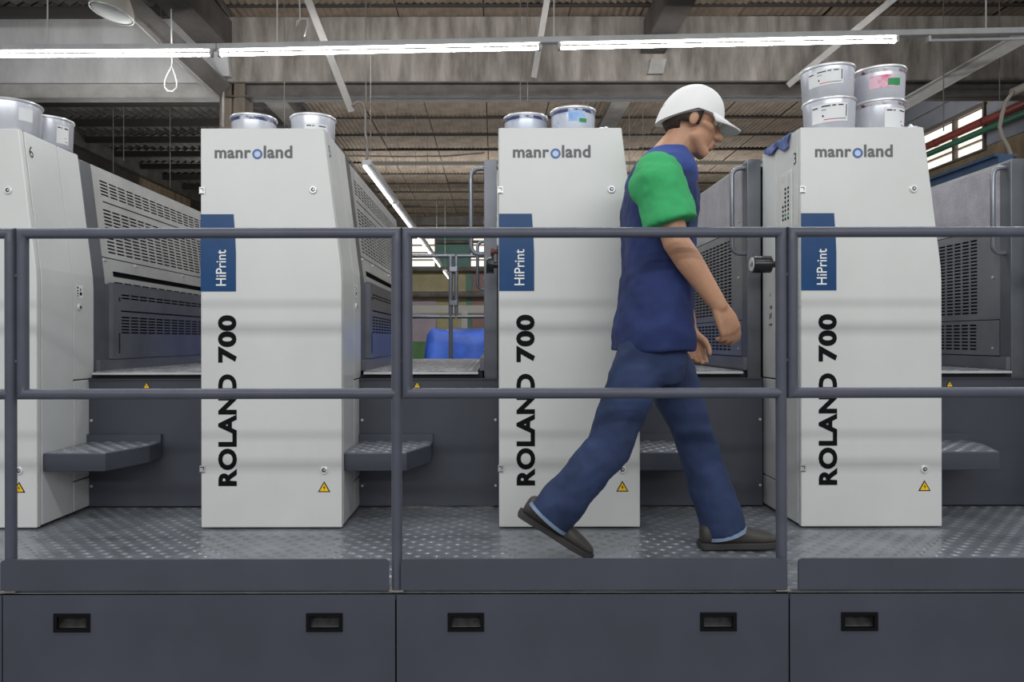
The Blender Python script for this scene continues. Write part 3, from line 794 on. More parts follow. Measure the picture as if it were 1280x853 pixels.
# small marks on the right rear panel
mb = MB()
xr_ = TWD + 0.0006
mb.cur = 0; mb.box(xr_ - 0.0006, xr_, 0.278, 0.325, 0.955, 1.01); mb.cur = 1
for k in range(3): mb.box(xr_, xr_ + 0.0006, 0.281, 0.293, 0.96 + k * 0.011, 0.965 + k * 0.011)
mb.box(xr_, xr_ + 0.0006, 0.281, 0.291, 0.995, 1.004); mb.box(xr_, xr_ + 0.0006, 0.302, 0.318, 0.966, 0.980); mb.box(xr_, xr_ + 0.0006, 0.305, 0.312, 0.985, 0.997)
up('safety_sticker', mb, ['label', 'black'])
mb = MB().cyl((TWD - 0.001, 0.300, 0.913), (TWD + 0.006, 0.300, 0.913), 0.013, 16); mb.cur = 1; mb.cyl((TWD + 0.006, 0.300, 0.913), (TWD + 0.0075, 0.300, 0.913), 0.007, 12)
up('side_lock', mb, ['lockm', 'lockc'])
# right side: frame and slotted guards (leaning at the top)
def gr(u, v): return (TWD - lean(v) - 0.004, u, v)
FR0, FR1, GE = 0.418, 0.515, 2.16
up('frame_post', MB().prism([(TWD - 0.06, 0.62)] + [(TWD - 0.001 - lean(z), z) for z in (0.62, 1.0, 1.06, 1.605)] + [(TWD - 0.13, 1.605)], FR0, FR1), 'frame', bevel=0.003)
sl = slots(0.575, GE - 0.06, 18, 0.014, 1.468, 1.548, 5, 0.5) + [(0.59, GE - 0.08, 1.437, 1.4435)] + slots(0.575, GE - 0.06, 18, 0.014, 1.185, 1.408, 13, 0.48)
panel('louvre_panel', FR1 + 0.004, GE, 1.165, 1.605, sl, gr, 'guard', un)
sl = [(0.60, GE - 0.08, 1.075, 1.102)] + slots(0.60, GE - 0.08, 16, 0.012, 1.025, 1.055, 2, 0.5)
panel('middle_panel', FR1 + 0.004, GE, 1.0, 1.160, sl, gr, 'guard', un)
for q in (0.535, 0.83, 1.4): up('panel_clip', MB().box(TWD - lean(1.15) - 0.004, TWD - lean(1.15) + 0.004, q, q + 0.02, 1.146, 1.156), 'hinge')
sl = slots(0.62, GE - 0.08, 16, 0.012, 0.965, 0.995, 2, 0.5) + [(0.62, GE - 0.08, 0.905, 0.912)] + slots(0.62, GE - 0.08, 16, 0.012, 0.795, 0.885, 6, 0.5)
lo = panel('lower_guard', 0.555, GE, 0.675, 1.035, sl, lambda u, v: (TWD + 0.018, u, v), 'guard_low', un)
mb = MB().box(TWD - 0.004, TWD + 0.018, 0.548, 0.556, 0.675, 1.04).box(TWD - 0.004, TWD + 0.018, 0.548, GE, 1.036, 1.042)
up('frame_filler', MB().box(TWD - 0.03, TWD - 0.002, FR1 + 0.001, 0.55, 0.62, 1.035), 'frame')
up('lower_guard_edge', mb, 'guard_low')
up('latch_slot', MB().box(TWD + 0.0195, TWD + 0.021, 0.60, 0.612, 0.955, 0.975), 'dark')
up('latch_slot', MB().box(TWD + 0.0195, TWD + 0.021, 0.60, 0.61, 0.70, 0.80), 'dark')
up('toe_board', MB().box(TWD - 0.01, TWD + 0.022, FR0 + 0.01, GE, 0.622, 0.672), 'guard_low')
# dark inside
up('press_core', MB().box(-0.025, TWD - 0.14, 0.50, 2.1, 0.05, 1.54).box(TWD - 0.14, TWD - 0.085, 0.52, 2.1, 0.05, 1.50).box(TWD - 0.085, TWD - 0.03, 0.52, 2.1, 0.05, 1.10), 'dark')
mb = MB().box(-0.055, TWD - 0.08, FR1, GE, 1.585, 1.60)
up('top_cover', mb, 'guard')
# left side: frame, cover and grille
LXF = -0.066
mb = MB().prism([(LXF, 0.30), (-0.003, 0.30), (-0.003, 1.60), (LXF + 0.006, 1.60), (LXF, 1.59)], 0.425, 0.50)
up('frame_post', mb, 'frame', bevel=0.003)
gl = lambda u, v: (LXF + 0.006, u, v)
panel('cover_panel', 0.504, GE, 1.30, 1.585, [], gl, 'cover', un)
sl = slots(0.66, GE - 0.1, 22, 0.012, 0.885, 1.262, 22, 0.52)
panel('grille_panel', 0.504, GE, 0.858, 1.296, sl, gl, 'grille', un)
sl = slots(0.66, GE - 0.1, 22, 0.012, 0.705, 0.840, 8, 0.52)
panel('lower_grille_panel', 0.504, GE, 0.685, 0.854, sl, lambda u, v: (LXF + 0.001, u, v), 'grille', un)
for z in (1.33, 1.06, 0.72): up('guard_bolt', MB().cyl((LXF + 0.002, 0.55, z), (LXF - 0.003, 0.55, z), 0.006, 8), 'hinge')
up('toe_board', MB().box(LXF - 0.02, LXF + 0.012, 0.43, GE, 0.622, 0.680), 'guard_low')
# grab handle
hx = LXF - 0.060
def handle(z0, z1, y, xo, r=0.0105):
    b = 0.035
    pts = [(LXF + 0.012, y, z1)] + [(xo + b + b * math.cos(math.radians(a)), y, z1 - b + b * math.sin(math.radians(a))) for a in (90, 120, 150, 180)] + \
          [(xo + b + b * math.cos(math.radians(a)), y, z0 + b + b * math.sin(math.radians(a))) for a in (180, 210, 240, 270)] + [(LXF + 0.012, y, z0)]
    return MB().tube(pts, r, 12)
up('grab_handle', handle(1.165, 1.565, 0.46, hx), 'chrome', smooth='auto')
up('grab_handle', handle(1.09, 1.40, 1.75, hx), 'chrome', smooth='auto')
# round hand knob on the left side
kb = up('adjusting_knob', MB().tube([(-0.002, 0.20, 1.088), (-0.046, 0.20, 1.088), (-0.048, 0.20, 1.088), (-0.122, 0.20, 1.088), (-0.126, 0.20, 1.088)], [0.014, 0.014, 0.037, 0.037, 0.034], 28), 'knob', smooth='auto')
mb = MB().tube([(-0.1265, 0.20, 1.088), (-0.129, 0.20, 1.088)], [0.031, 0.029], 28); mb.cur = 1
mb.box(-0.1305, -0.129, 0.185, 0.192, 1.078, 1.098).box(-0.1305, -0.129, 0.205, 0.209, 1.075, 1.09)
up('dial_face', mb, ['dial', 'black'], kb)
# control panel on the left side
cp = up('control_panel', MB().box(-0.006, 0.0, 0.075, 0.205, 1.155, 1.470), 'white_side', bevel=0.004)
fo = up('key_foil', MB().box(-0.0072, -0.006, 0.088, 0.192, 1.165, 1.455), 'dial', cp)
mb = MB()
for i in range(8):
    for j, q in enumerate((0.105, 0.135, 0.160)):
        if j == 2 and i > 3: continue
        mb.cur = 1 if (i == 1 and j < 2) else 0
        mb.box(-0.0086, -0.0072, q - 0.006, q + 0.006, 1.268 + i * 0.018, 1.278 + i * 0.018)
mb.cur = 0
mb.box(-0.0086, -0.0072, 0.100, 0.122, 1.205, 1.222)
up('control_keys', mb, ['black', 'label_green'], cp)
mb = MB().box(-0.0008, 0, 0.30, 0.325, 0.90, 0.915).box(-0.0008, 0, 0.305, 0.312, 0.86, 0.885).box(-0.0008, 0, 0.318, 0.332, 0.855, 0.88).box(-0.0008, 0, 0.300, 0.335, 0.825, 0.835).box(-0.0008, 0, 0.318, 0.324, 0.955, 0.97)
up('wear_marks', mb, 'grey_print')
# top of tower: dark seal on the edge
up('top_seal', MB().box(TWD - 0.080, TWD - 0.0735, 0.03, 0.40, 1.6205, 1.6224), 'rag_dark')
# riser panel, upper tread and foot step to the right of the tower
GX0, GX1 = TWD + 0.002, 1.203
ri = up('riser_panel', MB().box(GX0, GX1, 0.372, 0.39, 0.008, 0.589).box(GX0, GX1, 0.362, 0.39, 0.584, 0.589), 'char')
up('tread_gap_fill', MB().box(GX0, GX1 - 0.07, 0.395, 2.3, 0.40, 0.606), 'dark')  # black fill under the tread; the gap's shade is put into its colour
for x in (GX0 + 0.012, GX1 - 0.012):
    for z in (0.10, 0.40): up('bolt_head', MB().cyl((x, 0.372, z), (x, 0.367, z), 0.006, 8), 'hinge', ri)
mb = MB(); tri(0.835, 0.560, 0.034, 0.371, mb)
up('warning_sticker', mb, ['dark', 'yellow'], ri)
ut = up('upper_tread', MB().box(GX0 + 0.02, GX1 - 0.092, 0.37, 2.42, 0.606, 0.622), 'tread')
up('upper_tread_edge', MB().box(GX0 + 0.02, GX1 - 0.09, 0.362, 0.37, 0.609, 0.618), 'hinge', ut)
up('upper_tread_bumps', MB().add([(x, y, z + 0.622) for x, y, z in bumps(GX0 + 0.04, GX1 - 0.105, 0.39, 2.4, 0.055, 0.034, 0.018, 0.010, 0.003).v], bumps(GX0 + 0.04, GX1 - 0.105, 0.39, 2.4, 0.055, 0.034, 0.018, 0.010, 0.003).f), 'tread', ut, stuff=True)
sp = [(GX0, 0.035), (GX0 + 0.255, 0.035), (GX0 + 0.335, 0.245), (GX0 + 0.335, 0.368), (GX0, 0.368)]
st = up('foot_step', MB().prism_z(sp, 0.228, 0.302), 'kick', bevel=0.004)
f = lambda x, y: y < 0.05 or x > GX0 + 0.24 + 0.08 * max(0, (y - 0.035) / 0.21) - 0.01
bm_ = bumps(GX0 + 0.03, GX0 + 0.33, 0.06, 0.355, 0.068, 0.036, 0.0185, 0.0145, 0.004, f)
up('step_top', MB().prism_z([(GX0 + 0.004, 0.04), (GX0 + 0.253, 0.04), (GX0 + 0.331, 0.247), (GX0 + 0.331, 0.364), (GX0 + 0.004, 0.364)], 0.3022, 0.3032), 'deck', st)
up('step_bumps', MB().add([(x, y, z + 0.3032) for x, y, z in bm_.v], bm_.f), 'deck', st, stuff=True)
up('step_upstand', MB().box(GX0, GX0 + 0.335, 0.352, 0.37, 0.302, 0.338), 'kick', st)

LBL = ['white printing tower cut off by the left edge, numbered 6',
       'white printing tower numbered 5, second from the left',
       'white printing tower just left of the walking man',
       'white printing tower with four stacked ink cans, right of the man',
       'printing unit at the right edge showing only its grey frame and grab handle']
NUM = '65432'
units = []
un.location = (TX[0], TY, 0); un['label'] = LBL[0]
units.append(un)
for k in range(1, 5):
    units.append(dup(un, (TX[k], TY, 0), LBL[k]))
for k, u in enumerate(units):
    bodyk = [c for c in u.children if c.name.startswith('tower_body')][0]
    me = text_mesh(NUM[k], 'black', -0.004, (0, 0.024, 0, 0.048), y=0)
    m2 = me.copy()
    for v in me.vertices:                                       # right side, follows the lean
        x, z = v.co.x, v.co.z
        zz = 1.52 + z
        v.co = (TWD - lean(zz) + 0.001, 0.052 + x, zz)
    link('unit_number', me, bodyk)
    for v in m2.vertices:                                       # left side, mirrored plane
        x, z = v.co.x, v.co.z
        v.co = (-0.001, 0.066 - x, 1.485 + z)
    link('unit_number', m2, bodyk)
for k in (0, 1):
    for c in [c for c in units[k].children if c.name.startswith('adjusting_knob')]:
        for g in list(c.children): bpy.data.objects.remove(g)
        bpy.data.objects.remove(c)
[c for c in units[2].children if c.name.startswith('adjusting_knob')][0].scale = (0.42, 1, 1)
o = obj('red_button', MB().cyl((-0.018, 0.20, 1.145), (-0.034, 0.20, 1.145), 0.018, 16).cyl((-0.0, 0.20, 1.145), (-0.018, 0.20, 1.145), 0.010, 12), 'red', units[2], smooth='auto')
o['label'] = 'dull red push button above the knob'

# ------------------------------------------------------------------ ink cans on the towers
TZ = 1.6225
def patch(r0, r1, h, a0, a1, z0, z1, off=0.0012, skew=0.0, n=10):
    V = []; F = []
    for i in range(n + 1):
        t = i / n; a = math.radians(a0 + (a1 - a0) * t)
        for z in (z0, z1):
            zz = z + skew * t
            rr = r0 + (r1 - r0) * zz / h + off
            V.append((rr * math.cos(a), rr * math.sin(a), zz))
    for i in range(n): F.append((2 * i, 2 * i + 2, 2 * i + 3, 2 * i + 1))
    return V, F
def can(x, y, z, label, r=0.104, h=0.136, m='can', ink=None, labels=(), rot=0.0, tilt=None):
    t = thing('ink_can', label, 'can', (x, y, z), 'metal ink cans on top of the towers')
    t.rotation_euler = (tilt[0], tilt[1], rot) if tilt else (0, 0, rot)
    rb = r * 0.935
    obj('can_body', MB().lathe([(rb * 0.97, 0.0), (rb, 0.004), (r * 0.985, h - 0.012), (r * 0.985, h - 0.006)], n=48), m, t, smooth='auto')
    obj('can_rim', MB().rings([[(q * math.cos(2 * PI * i / 48), q * math.sin(2 * PI * i / 48), zz) for i in range(48)] for q, zz in ((r * 0.985, h - 0.011), (r * 1.03, h - 0.009), (r * 1.04, h - 0.004), (r * 1.02, h), (r * 0.98, h), (r * 0.96, h - 0.004))], False), 'can_rim', t, smooth='auto')
    if ink:
        V, F = patch(rb, r * 0.985, h - 0.012, 0, 360, h - 0.027, h - 0.013, 0.0008, 0, 40)
        obj('ink_smear', MB().add(V, F), ink, t, smooth=True)
    for li, (a0, a1, z0, z1, lm, skew, marks) in enumerate(labels):
        V, F = patch(rb, r * 0.985, h - 0.012, a0, a1, z0, z1, 0.0012 + 0.001 * li, skew)
        lo_ = obj('can_label', MB().add(V, F), lm, t, smooth=True)
        if marks:
            mb = MB()
            for (f0, f1, g0, g1, mi) in marks:
                mb.cur = mi
                V, F = patch(rb, r * 0.985, h - 0.012, a0 + (a1 - a0) * f0, a0 + (a1 - a0) * f1, z0 + (z1 - z0) * g0 + skew * f0, z0 + (z1 - z0) * g1 + skew * f0, 0.0018, skew * (f1 - f0), 6)
                mb.add(V, F)
            obj('label_print', mb, ['black', 'label_red', 'label_green'], lo_, smooth=True)
    return t
M['label_red'] = mat('red_print', (0.6, 0.04, 0.04), 0.5)
mk = [(0.02, 0.18, 0.80, 0.86, 0), (0.28, 0.52, 0.84, 0.90, 0), (0.56, 0.66, 0.84, 0.90, 0), (0.72, 0.86, 0.84, 0.90, 0), (0.28, 0.40, 0.66, 0.69, 0), (0.3, 0.34, 0.3, 0.4, 0), (0.94, 0.965, 0.25, 0.9, 0), (0.34, 0.62, 0.12, 0.16, 1), (0.62, 0.95, 0.12, 0.15, 0)]
mk2 = [(0.08, 0.28, 0.84, 0.90, 0), (0.32, 0.42, 0.84, 0.89, 0), (0.6, 0.92, 0.84, 0.90, 0), (0.7, 0.9, 0.12, 0.16, 1), (0.66, 0.75, 0.3, 0.34, 0)]
HC = 0.136
# tower with four cans
can(1.412, TY + 0.125, TZ, 'silver ink can, lower of the stack nearest the tower number 3', 0.104, HC, 'can', None, [(206, 288, 0.03, 0.105, 'label', 0.004, mk)])
can(1.408, TY + 0.128, TZ + HC + 0.001, 'silver ink can with white label, upper of the left stack on the tower', 0.106, HC, 'can', None, [(202, 280, 0.045, 0.108, 'label', 0.006, mk)], tilt=(0.0, -0.012))
can(1.632, TY + 0.150, TZ, 'silver ink can with white label, lower of the right stack', 0.102, HC, 'can', 'ink_red', [(256, 318, 0.015, 0.095, 'label', 0.0, mk2)])
can(1.634, TY + 0.150, TZ + HC + 0.001, 'silver ink can with pink and green labels, upper of the right stack', 0.104, HC, 'can', 'ink_red', [(222, 276, 0.040, 0.092, 'label_pink', 0.004, None), (262, 292, 0.050, 0.078, 'label_green', 0.003, None)])
# tower left of the man
can(0.142, TY + 0.325, TZ, 'blue smeared ink can on the tower left of the man, left of two', 0.097, HC, 'can_dirty', 'ink_blue')
can(0.345, TY + 0.235, TZ, 'blue smeared ink can with blue and green labels on the tower left of the man', 0.097, HC, 'can_dirty', 'ink_blue', [(252, 296, 0.07, 0.114, 'label_blue', 0.0, None), (280, 300, 0.066, 0.082, 'label_green', 0.0, None)])
# second tower
can(-1.075, TY + 0.315, TZ, 'ink can with dark ink rim on tower 5, half hidden behind its top edge', 0.099, HC - 0.004, 'can', 'ink_blue')
can(-0.812, TY + 0.325, TZ, 'plain silver ink can with white label on tower 5, right of two', 0.099, HC, 'can', None, [(262, 322, 0.015, 0.088, 'label', 0.0, mk2)])
# leftmost tower
can(-2.030, TY + 0.130, TZ, 'large silver ink can at the left edge on tower 6', 0.107, HC + 0.002, 'can', None, [(314, 344, 0.052, 0.105, 'label', 0.0, None)])
can(-2.010, TY + 0.345, TZ, 'silver ink can on tower 6 with a green sticker, right of the large can', 0.098, HC, 'can', None, [(318, 352, 0.02, 0.1, 'label', 0.0, mk2), (262, 284, 0.02, 0.044, 'label_green', 0.0, None)])

# rags on the tower tops
def rag(name, pts_fn, label, m, nu=14, nv=10, loc=(0, 0, 0)):
    V = []; F = []
    for i in range(nu + 1):
        for j in range(nv + 1):
            V.append(pts_fn(i / nu, j / nv))
    for i in range(nu):
        for j in range(nv):
            k = i * (nv + 1) + j
            F.append((k, k + 1, k + nv + 2, k + nv + 1))
    o = obj(name, MB().add(V, F), m, None, loc, smooth=True)
    s = o.modifiers.new('thickness', 'SOLIDIFY'); s.thickness = 0.004
    return tag(o, label, 'rag')
def rag4(u, v):                                # hangs over the left top edge of the tower with four cans
    y = 0.10 + 0.27 * u + 0.008 * math.sin(9 * v)
    ln = 0.11 * v
    hang = 0.055 * (1 - 0.55 * u) + 0.012 * math.sin(11 * u)
    if ln < 0.05: return (0.05 - ln, y, 0.004 + 0.006 * abs(math.sin(7 * u + 9 * v)))
    d = (ln - 0.05) / 0.06
    return (-0.006 - 0.008 * abs(math.sin(8 * u + 3 * d)), y, 0.003 - hang * d)
rag('rag', rag4, 'blue rag hanging over the left top edge of the tower numbered 3', 'rag', loc=(TX[3], TY, TZ + 0.001))
def lump(wd, dp, ht, ph):
    def f(u, v):
        a = (u - 0.5) * 2; b = (v - 0.5) * 2
        e_ = max(0, 1 - a * a) * max(0, 1 - b * b)
        return (a * wd, b * dp, 0.003 + ht * e_ * (0.6 + 0.4 * math.sin(6 * a + ph) * math.cos(5 * b + ph)))
    return f
rag('rag', lump(0.050, 0.05, 0.026, 0.4), 'crumpled grey rag on the tower left of the man, right of the cans', 'can_dirty', loc=(0.455, TY + 0.08, TZ))
rag('rag', lump(0.025, 0.04, 0.024, 1.4), 'small crumpled rag right of the stacked ink cans', 'can_dirty', loc=(1.705, TY + 0.05, TZ))
rag('rag', lump(0.05, 0.04, 0.03, 2.2), 'flat grey lid rag between the two cans on tower 5', 'can_dirty', loc=(-0.93, TY + 0.17, TZ))

# ------------------------------------------------------------------ walking man
PYC = 2.57
def P(px, py, Y=PYC): return W(px, py, Y)
def soft(o, vox, it=4, fac=0.5):
    r_ = o.modifiers.new('union', 'REMESH'); r_.mode = 'VOXEL'; r_.voxel_size = vox; r_.use_smooth_shade = True
    s_ = o.modifiers.new('smooth', 'SMOOTH'); s_.iterations = it; s_.factor = fac
def clouds(name, size):
    t_ = bpy.data.textures.new(name, 'CLOUDS'); t_.noise_scale = size; t_.noise_depth = 2; return t_
def folds(o, size, strength, name):
    d_ = o.modifiers.new('folds', 'DISPLACE'); d_.texture = clouds(name, size); d_.strength = strength; d_.mid_level = 0.5; d_.texture_coords = 'LOCAL'

# torso / limb joints
SHR, ELR, WRR = P(823, 221, 2.39), P(845, 303, 2.36), P(899, 383, 2.37)
SHL, ELL_, WRL = P(828, 218, 2.76), P(842, 318, 2.81), P(862, 412, 2.79)
HPR, KNR, ANR = P(812, 425, 2.48), P(760, 562, 2.46), P(690, 642, 2.47)
HPL, KNL, ANL = P(820, 425, 2.66), P(870, 553, 2.66), P(903, 658, 2.64)
HEAD = P(866, 152)
NECK = P(836, 196)
hr = Euler((0, math.radians(16), 0))             # head pitched forward
HM = Matrix.Translation(HEAD) @ hr.to_matrix().to_4x4()
def H(x, y, z): return HM @ Vector((x, y, z))

mb = MB()
# torso and hidden body under the clothes
def ring(c, rx_, ry_, n=22, p=2.3):
    out = []
    for i in range(n):
        a = 2 * PI * i / n; ca, sa = math.cos(a), math.sin(a)
        q = (abs(ca) ** p + abs(sa) ** p) ** (-1 / p)
        out.append((c[0] + rx_ * ca * q, c[1] + ry_ * sa * q, c[2]))
    return out
TOR = [(816, 452, .112, .165), (817, 420, .115, .170), (818, 385, .105, .160), (821, 335, .105, .160), (823, 285, .112, .172), (825, 245, .112, .180), (827, 218, .098, .175), (830, 203, .075, .13), (834, 193, .058, .075)]
mb.rings([ring(P(a, b), c - 0.012, d - 0.012) for a, b, c, d in TOR])
mb.limb([P(828, 207), NECK, P(852, 176), H(-0.02, 0, -0.03)], [0.07, 0.062, 0.058, 0.056], 18)
mb.limb([SHR, (SHR + ELR) / 2, ELR, ELR.lerp(WRR, 0.3), WRR], [0.058, 0.050, 0.043, 0.044, 0.028], 16)
mb.limb([SHL, (SHL + ELL_) / 2, ELL_, ELL_.lerp(WRL, 0.3), WRL], [0.058, 0.050, 0.043, 0.044, 0.028], 16)
for h_, k_, a_ in ((HPR, KNR, ANR), (HPL, KNL, ANL)):
    mb.limb([h_, h_.lerp(k_, 0.5), k_, k_.lerp(a_, 0.3), a_], [0.08, 0.068, 0.052, 0.052, 0.036], 16)
# head (faces +x)
mb.ell(H(-0.012, 0, 0.022), (0.098, 0.077, 0.092), hr, 24, 18)
mb.ell(H(0.026, 0, -0.030), (0.064, 0.062, 0.088), hr, 22, 16)
mb.limb([H(0.010, 0.045, -0.065), H(0.062, 0.016, -0.100), H(0.062, -0.016, -0.100), H(0.010, -0.045, -0.065)], [0.024, 0.020, 0.020, 0.024], 12)
mb.limb([H(0.080, 0, 0.010), H(0.098, 0, -0.018), H(0.109, 0, -0.033)], [0.010, 0.0125, 0.0145], 12)
mb.limb([H(0.098, 0.012, -0.037), H(0.098, -0.012, -0.037)], [0.010, 0.010], 10)
mb.limb([H(0.072, 0.040, 0.024), H(0.086, 0, 0.024), H(0.072, -0.040, 0.024)], [0.012, 0.012, 0.012], 10)
for s_ in (-1, 1):
    mb.limb([H(0.055, s_ * 0.048, -0.022), H(0.030, s_ * 0.060, -0.018)], [0.018, 0.014], 10)
    mb.ell(H(-0.012, s_ * 0.078, -0.012), (0.018, 0.008, 0.030), hr, 12, 10)
mb.limb([H(0.086, 0.016, -0.062), H(0.093, 0, -0.062), H(0.086, -0.016, -0.062)], [0.009, 0.010, 0.009], 10)
mb.limb([H(0.083, 0.014, -0.075), H(0.089, 0, -0.076), H(0.083, -0.014, -0.075)], [0.009, 0.010, 0.009], 10)
# hands
def hand(wr, a, t, n, curl):
    """wr wrist, a towards fingers, t thumb side, n palm normal (fingers curl to n)"""
    a = a.normalized(); t = (t - a * t.dot(a)).normalized(); n = (n - a * n.dot(a) - t * n.dot(t)).normalized()
    Q = lambda x, y, z: wr + a * x + t * y + n * z
    for y in (-0.027, -0.009, 0.009, 0.027):
        mb.limb([Q(0.004, y * 0.55, 0), Q(0.045, y * 0.95, -0.002), Q(0.088 - abs(y - 0.005) * 0.25, y * 1.08, 0.0)], [0.0165, 0.0145, 0.0125], 12)
    for k, (y, L) in enumerate(((0.030, 0.070), (0.0103, 0.078), (-0.0103, 0.073), (-0.030, 0.057))):
        ang = math.radians(curl + 5 * k); p = Q(0.086 - abs(y - 0.005) * 0.25, y, 0.0)
        pts = [p]; d = 0.0; rad = [0.0105]
        for seg, f_ in ((0.46, 1.0), (0.30, 2.3), (0.24, 3.2)):
            d = ang * f_
            p = p + (a * math.cos(d) + n * math.sin(d)) * L * seg
            pts.append(p); rad.append(rad[-1] * 0.93)
        mb.limb(pts, rad, 12)
    p0 = Q(0.022, 0.018, 0.006); p1 = Q(0.050, 0.042, 0.018); p2 = Q(0.080, 0.050, 0.028); p3 = Q(0.102, 0.048, 0.038)
    mb.limb([p0, p1, p2, p3], [0.017, 0.0135, 0.0115, 0.0095], 12)
ar = (WRR - ELR).normalized()
hand(WRR + ar * 0.006, Vector((0.42, 0.06, -0.9)), Vector((0.88, 0.30, 0.36)), Vector((-0.30, 0.95, 0.0)), 19)
al = (WRL - ELL_).normalized()
hand(WRL + al * 0.006, Vector((0.22, -0.05, -0.97)), Vector((0.97, -0.2, 0.2)), Vector((-0.2, -0.95, 0.0)), 22)
# ankles and feet inside the shoes
man = obj('person', mb, 'skin')
soft(man, 0.0046, 3, 0.5)
tag(man, 'man in white cap, blue shirt with green sleeves and jeans striding right', 'person')

# eyes, brows, lips, hair
for s_ in (-1, 1):
    mb = MB().ell(H(0.0715, s_ * 0.031, 0.004), (0.013, 0.013, 0.0115), hr, 14, 10); mb.cur = 1
    mb.ell(H(0.0815, s_ * 0.031, 0.004), (0.0042, 0.0058, 0.0058), hr, 12, 8)
    obj('eye', mb, ['eye', 'iris'], man, smooth=True)
    obj('eyebrow', MB().limb([H(0.087, s_ * 0.012, 0.028), H(0.084, s_ * 0.034, 0.033), H(0.070, s_ * 0.052, 0.027)], [0.0045, 0.005, 0.003], 8), 'hair', man, smooth=True)
obj('lips', MB().limb([H(0.088, 0.019, -0.067), H(0.098, 0.007, -0.0645), H(0.098, -0.007, -0.0645), H(0.088, -0.019, -0.067)], [0.003, 0.0045, 0.0045, 0.003], 8).limb([H(0.088, 0.017, -0.0705), H(0.0965, 0.006, -0.0735), H(0.0965, -0.006, -0.0735), H(0.088, -0.017, -0.0705)], [0.003, 0.0045, 0.0045, 0.003], 8), 'lip', man, smooth=True)
mb = MB()
rs = []
for k in range(7):                               # hair band round sides and nape, below the cap
    z = -0.055 + k * 0.0125
    rr = []
    for i in range(25):
        a = math.radians(75 + 210 * i / 24)
        f_ = math.sqrt(max(0.05, 1 - ((z - 0.022) / 0.098) ** 2))
        rr.append(tuple(H(-0.012 + 0.103 * f_ * math.cos(a), 0.082 * f_ * math.sin(a), z)))
    rs.append(rr)
V = [p for r_ in rs for p in r_]; F = []
for k in range(6):
    for i in range(24):
        if k < 2 and (i < 5 or i > 18): continue
        q = k * 25 + i
        F.append((q, q + 1, q + 26, q + 25))
mb.add(V, F)
o = obj('hair', mb, 'hair', man, smooth=True)
s_ = o.modifiers.new('thickness', 'SOLIDIFY'); s_.thickness = 0.008; s_.offset = 0
# cap: crown, brim
mb = MB(); rs = []
for k in range(12):
    t_ = k / 11 * PI / 2 * 0.98
    z = 0.016 + 0.108 * math.sin(t_)
    f_ = math.cos(t_) ** 0.72
    rs.append([tuple(H(-0.010 + 0.116 * f_ * math.cos(2 * PI * i / 36), 0.096 * f_ * math.sin(2 * PI * i / 36), z - (0.062 * max(0, -math.cos(2 * PI * i / 36)) * (1 - k / 11) ** 1.15))) for i in range(36)])
mb.rings(rs)
cap = obj('cap', mb, 'cap', man, smooth='auto')
V = []; F = []
n_ = 18
for i in range(n_ + 1):
    a = math.radians(-62 + 124 * i / n_)
    for j, ext_ in enumerate((0.0, 0.5, 1.0)):
        rx_ = 0.112 + 0.072 * ext_ * math.cos(a) ** 0.7; ry_ = 0.092 + 0.004 * ext_
        V.append(tuple(H(-0.010 + rx_ * math.cos(a), ry_ * math.sin(a), 0.022 - 0.016 * ext_ - 0.018 * (math.sin(a) ** 2) * ext_)))
for i in range(n_):
    for j in range(2):
        q = i * 3 + j
        F.append((q, q + 3, q + 4, q + 1))
o = obj('cap_brim', MB().add(V, F), 'cap', cap, smooth=True)
s_ = o.modifiers.new('thickness', 'SOLIDIFY'); s_.thickness = 0.006; s_.offset = 0

# shirt, with green sleeves and a brighter shoulder top, its light put into the colour
SH = [(815, 439, .142, .205), (816, 425, .140, .205), (818, 390, .130, .192), (821, 340, .122, .176), (823, 290, .128, .186), (825, 248, .128, .196), (827, 220, .112, .190), (830, 205, .090, .148), (833, 196, .072, .095)]
mb = MB()
mb.rings([ring(P(a, b), c, d, 30) for a, b, c, d in SH])
shirt = obj('shirt', mb, 'navy', man)
soft(shirt, 0.008, 4)
folds(shirt, 0.11, 0.026, 'shirt_folds')
mb = MB()
mb.rings([ring(P(a, b), c, d, 30) for a, b, c, d in [(825, 236, .118, .176), (826, 228, .121, .192), (827, 219, .115, .192), (830, 204, .097, .152), (833, 195, .079, .100), (835, 188, .066, .078)]])
o = obj('shirt_lit_top', mb, 'lit_navy', shirt); soft(o, 0.008, 4); folds(o, 0.1, 0.008, 'lit_top_folds')
for (s0, e0, sg) in ((SHR, ELR, -1), (SHL, ELL_, 1)):
    d_ = (e0 - s0)
    mb = MB().limb([s0 + Vector((0.004, -sg * 0.028, 0.012)), s0 + d_ * 0.12, s0 + d_ * 0.36, s0 + d_ * 0.60, s0 + d_ * 0.74], [0.080, 0.085, 0.085, 0.087, 0.089], 22, True)
    # torso side panel in green under the arm
    mb.ell(s0 + d_ * 0.10 + Vector((-0.004, -sg * 0.030, 0)), (0.094, 0.05, 0.085), None, 20, 14)
    o = obj('sleeve', mb, 'green', shirt); soft(o, 0.008, 4); folds(o, 0.075, 0.020, 'sleeve_folds')

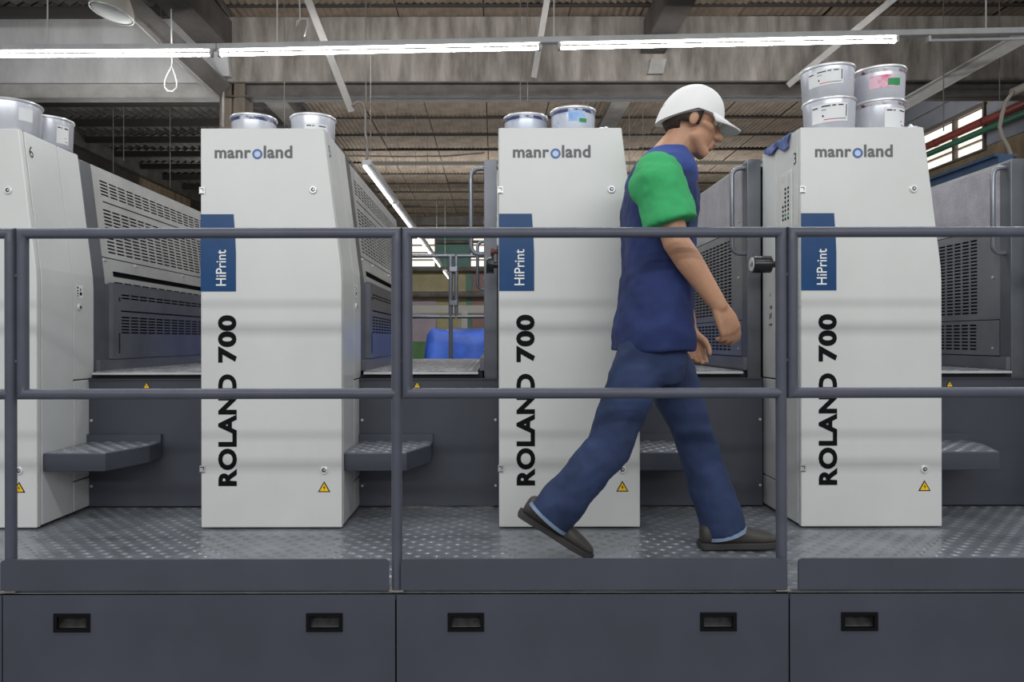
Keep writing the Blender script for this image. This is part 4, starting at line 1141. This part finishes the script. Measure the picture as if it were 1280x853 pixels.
# jeans
mb = MB()
mb.rings([ring(P(a, b), c, d, 26) for a, b, c, d in [(817, 412, .096, .150), (817, 432, .106, .166), (816, 455, .112, .174), (815, 478, .095, .150)]])
for h_, k_, a_, L in ((HPR, KNR, ANR, 1.08), (HPL, KNL, ANL, 1.08)):
    e_ = k_.lerp(a_, L)
    mb.limb([h_, h_.lerp(k_, 0.35), h_.lerp(k_, 0.75), k_, k_.lerp(a_, 0.4), k_.lerp(a_, 0.75), e_], [0.086, 0.093, 0.082, 0.076, 0.076, 0.079, 0.080], 22, True)
jeans = obj('jeans', mb, 'denim', man)
soft(jeans, 0.008, 4)
folds(jeans, 0.10, 0.020, 'jean_folds')
for k_, a_, L in ((KNR, ANR, 1.08), (KNL, ANL, 1.08)):
    c_ = k_.lerp(a_, L); d_ = (a_ - k_).normalized()
    u_ = Vector((0, 1, 0)); v_ = d_.cross(u_)
    rs = []
    for q, r_ in ((-0.008, 0.080), (0.004, 0.081), (0.004, 0.070), (-0.008, 0.070)):
        rs.append([tuple(c_ + d_ * q + (u_ * math.cos(2 * PI * i / 24) + v_ * math.sin(2 * PI * i / 24)) * r_) for i in range(24)])
    obj('jean_hem', MB().rings(rs, False, True), 'denim_hem', jeans, smooth='auto')

# shoes: local x heel to toe, z up from sole
def shoe_meshes():
    L = 0.285
    st_ = [(0.000, .026, .020, .075), (0.012, .036, .016, .088), (0.05, .039, .012, .098), (0.10, .038, .012, .096), (0.15, .043, .012, .076), (0.20, .049, .012, .060), (0.245, .044, .013, .050), (0.272, .030, .016, .040), (0.284, .014, .020, .032)]
    up_ = MB()
    rs = []
    for x, hw, z0, z1 in st_:
        rr = []
        for i in range(20):
            a = 2 * PI * i / 20; ca, sa = math.cos(a), math.sin(a)
            q = (abs(ca) ** 2.6 + abs(sa) ** 2.6) ** (-1 / 2.6)
            rr.append((x, hw * ca * q, (z0 + z1) / 2 + (z1 - z0) / 2 * sa * q))
        rs.append(rr)
    up_.rings(rs)
    so = MB()
    pr = [(x - (0.006 if x < 0.02 else -0.006 if x > 0.26 else 0), hw + 0.004) for x, hw, a, b in st_]
    prof = [(x, -h) for x, h in pr] + [(x, h) for x, h in reversed(pr)]
    so.prism_z(prof, 0.0, 0.022)
    return up_, so
for nm, origin, pitch, yaw in (('lead', P(875, 690.5, 2.625), math.radians(2), 0.0), ('trail', None, math.radians(-31), math.radians(-3))):
    ups, so = shoe_meshes()
    if nm == 'trail':
        R_ = Euler((0, -pitch, yaw)).to_matrix()
        toe = P(735, 0, 2.49); toe.z = 0.010
        origin = toe - R_ @ Vector((0.280, 0, 0))
    else:
        R_ = Euler((0, -math.radians(1.5), 0)).to_matrix()
        origin = Vector((origin.x, 2.625, 0.006))
    for mbx in (ups, so):
        mbx.v = [tuple(origin + R_ @ Vector(p)) for p in mbx.v]
    so_b = obj('shoe', ups, 'shoe', man, smooth=True)
    s_ = so_b.modifiers.new('sub', 'SUBSURF'); s_.levels = 1; s_.render_levels = 2
    obj('shoe_sole', so, 'sole', so_b, bevel=0.003)
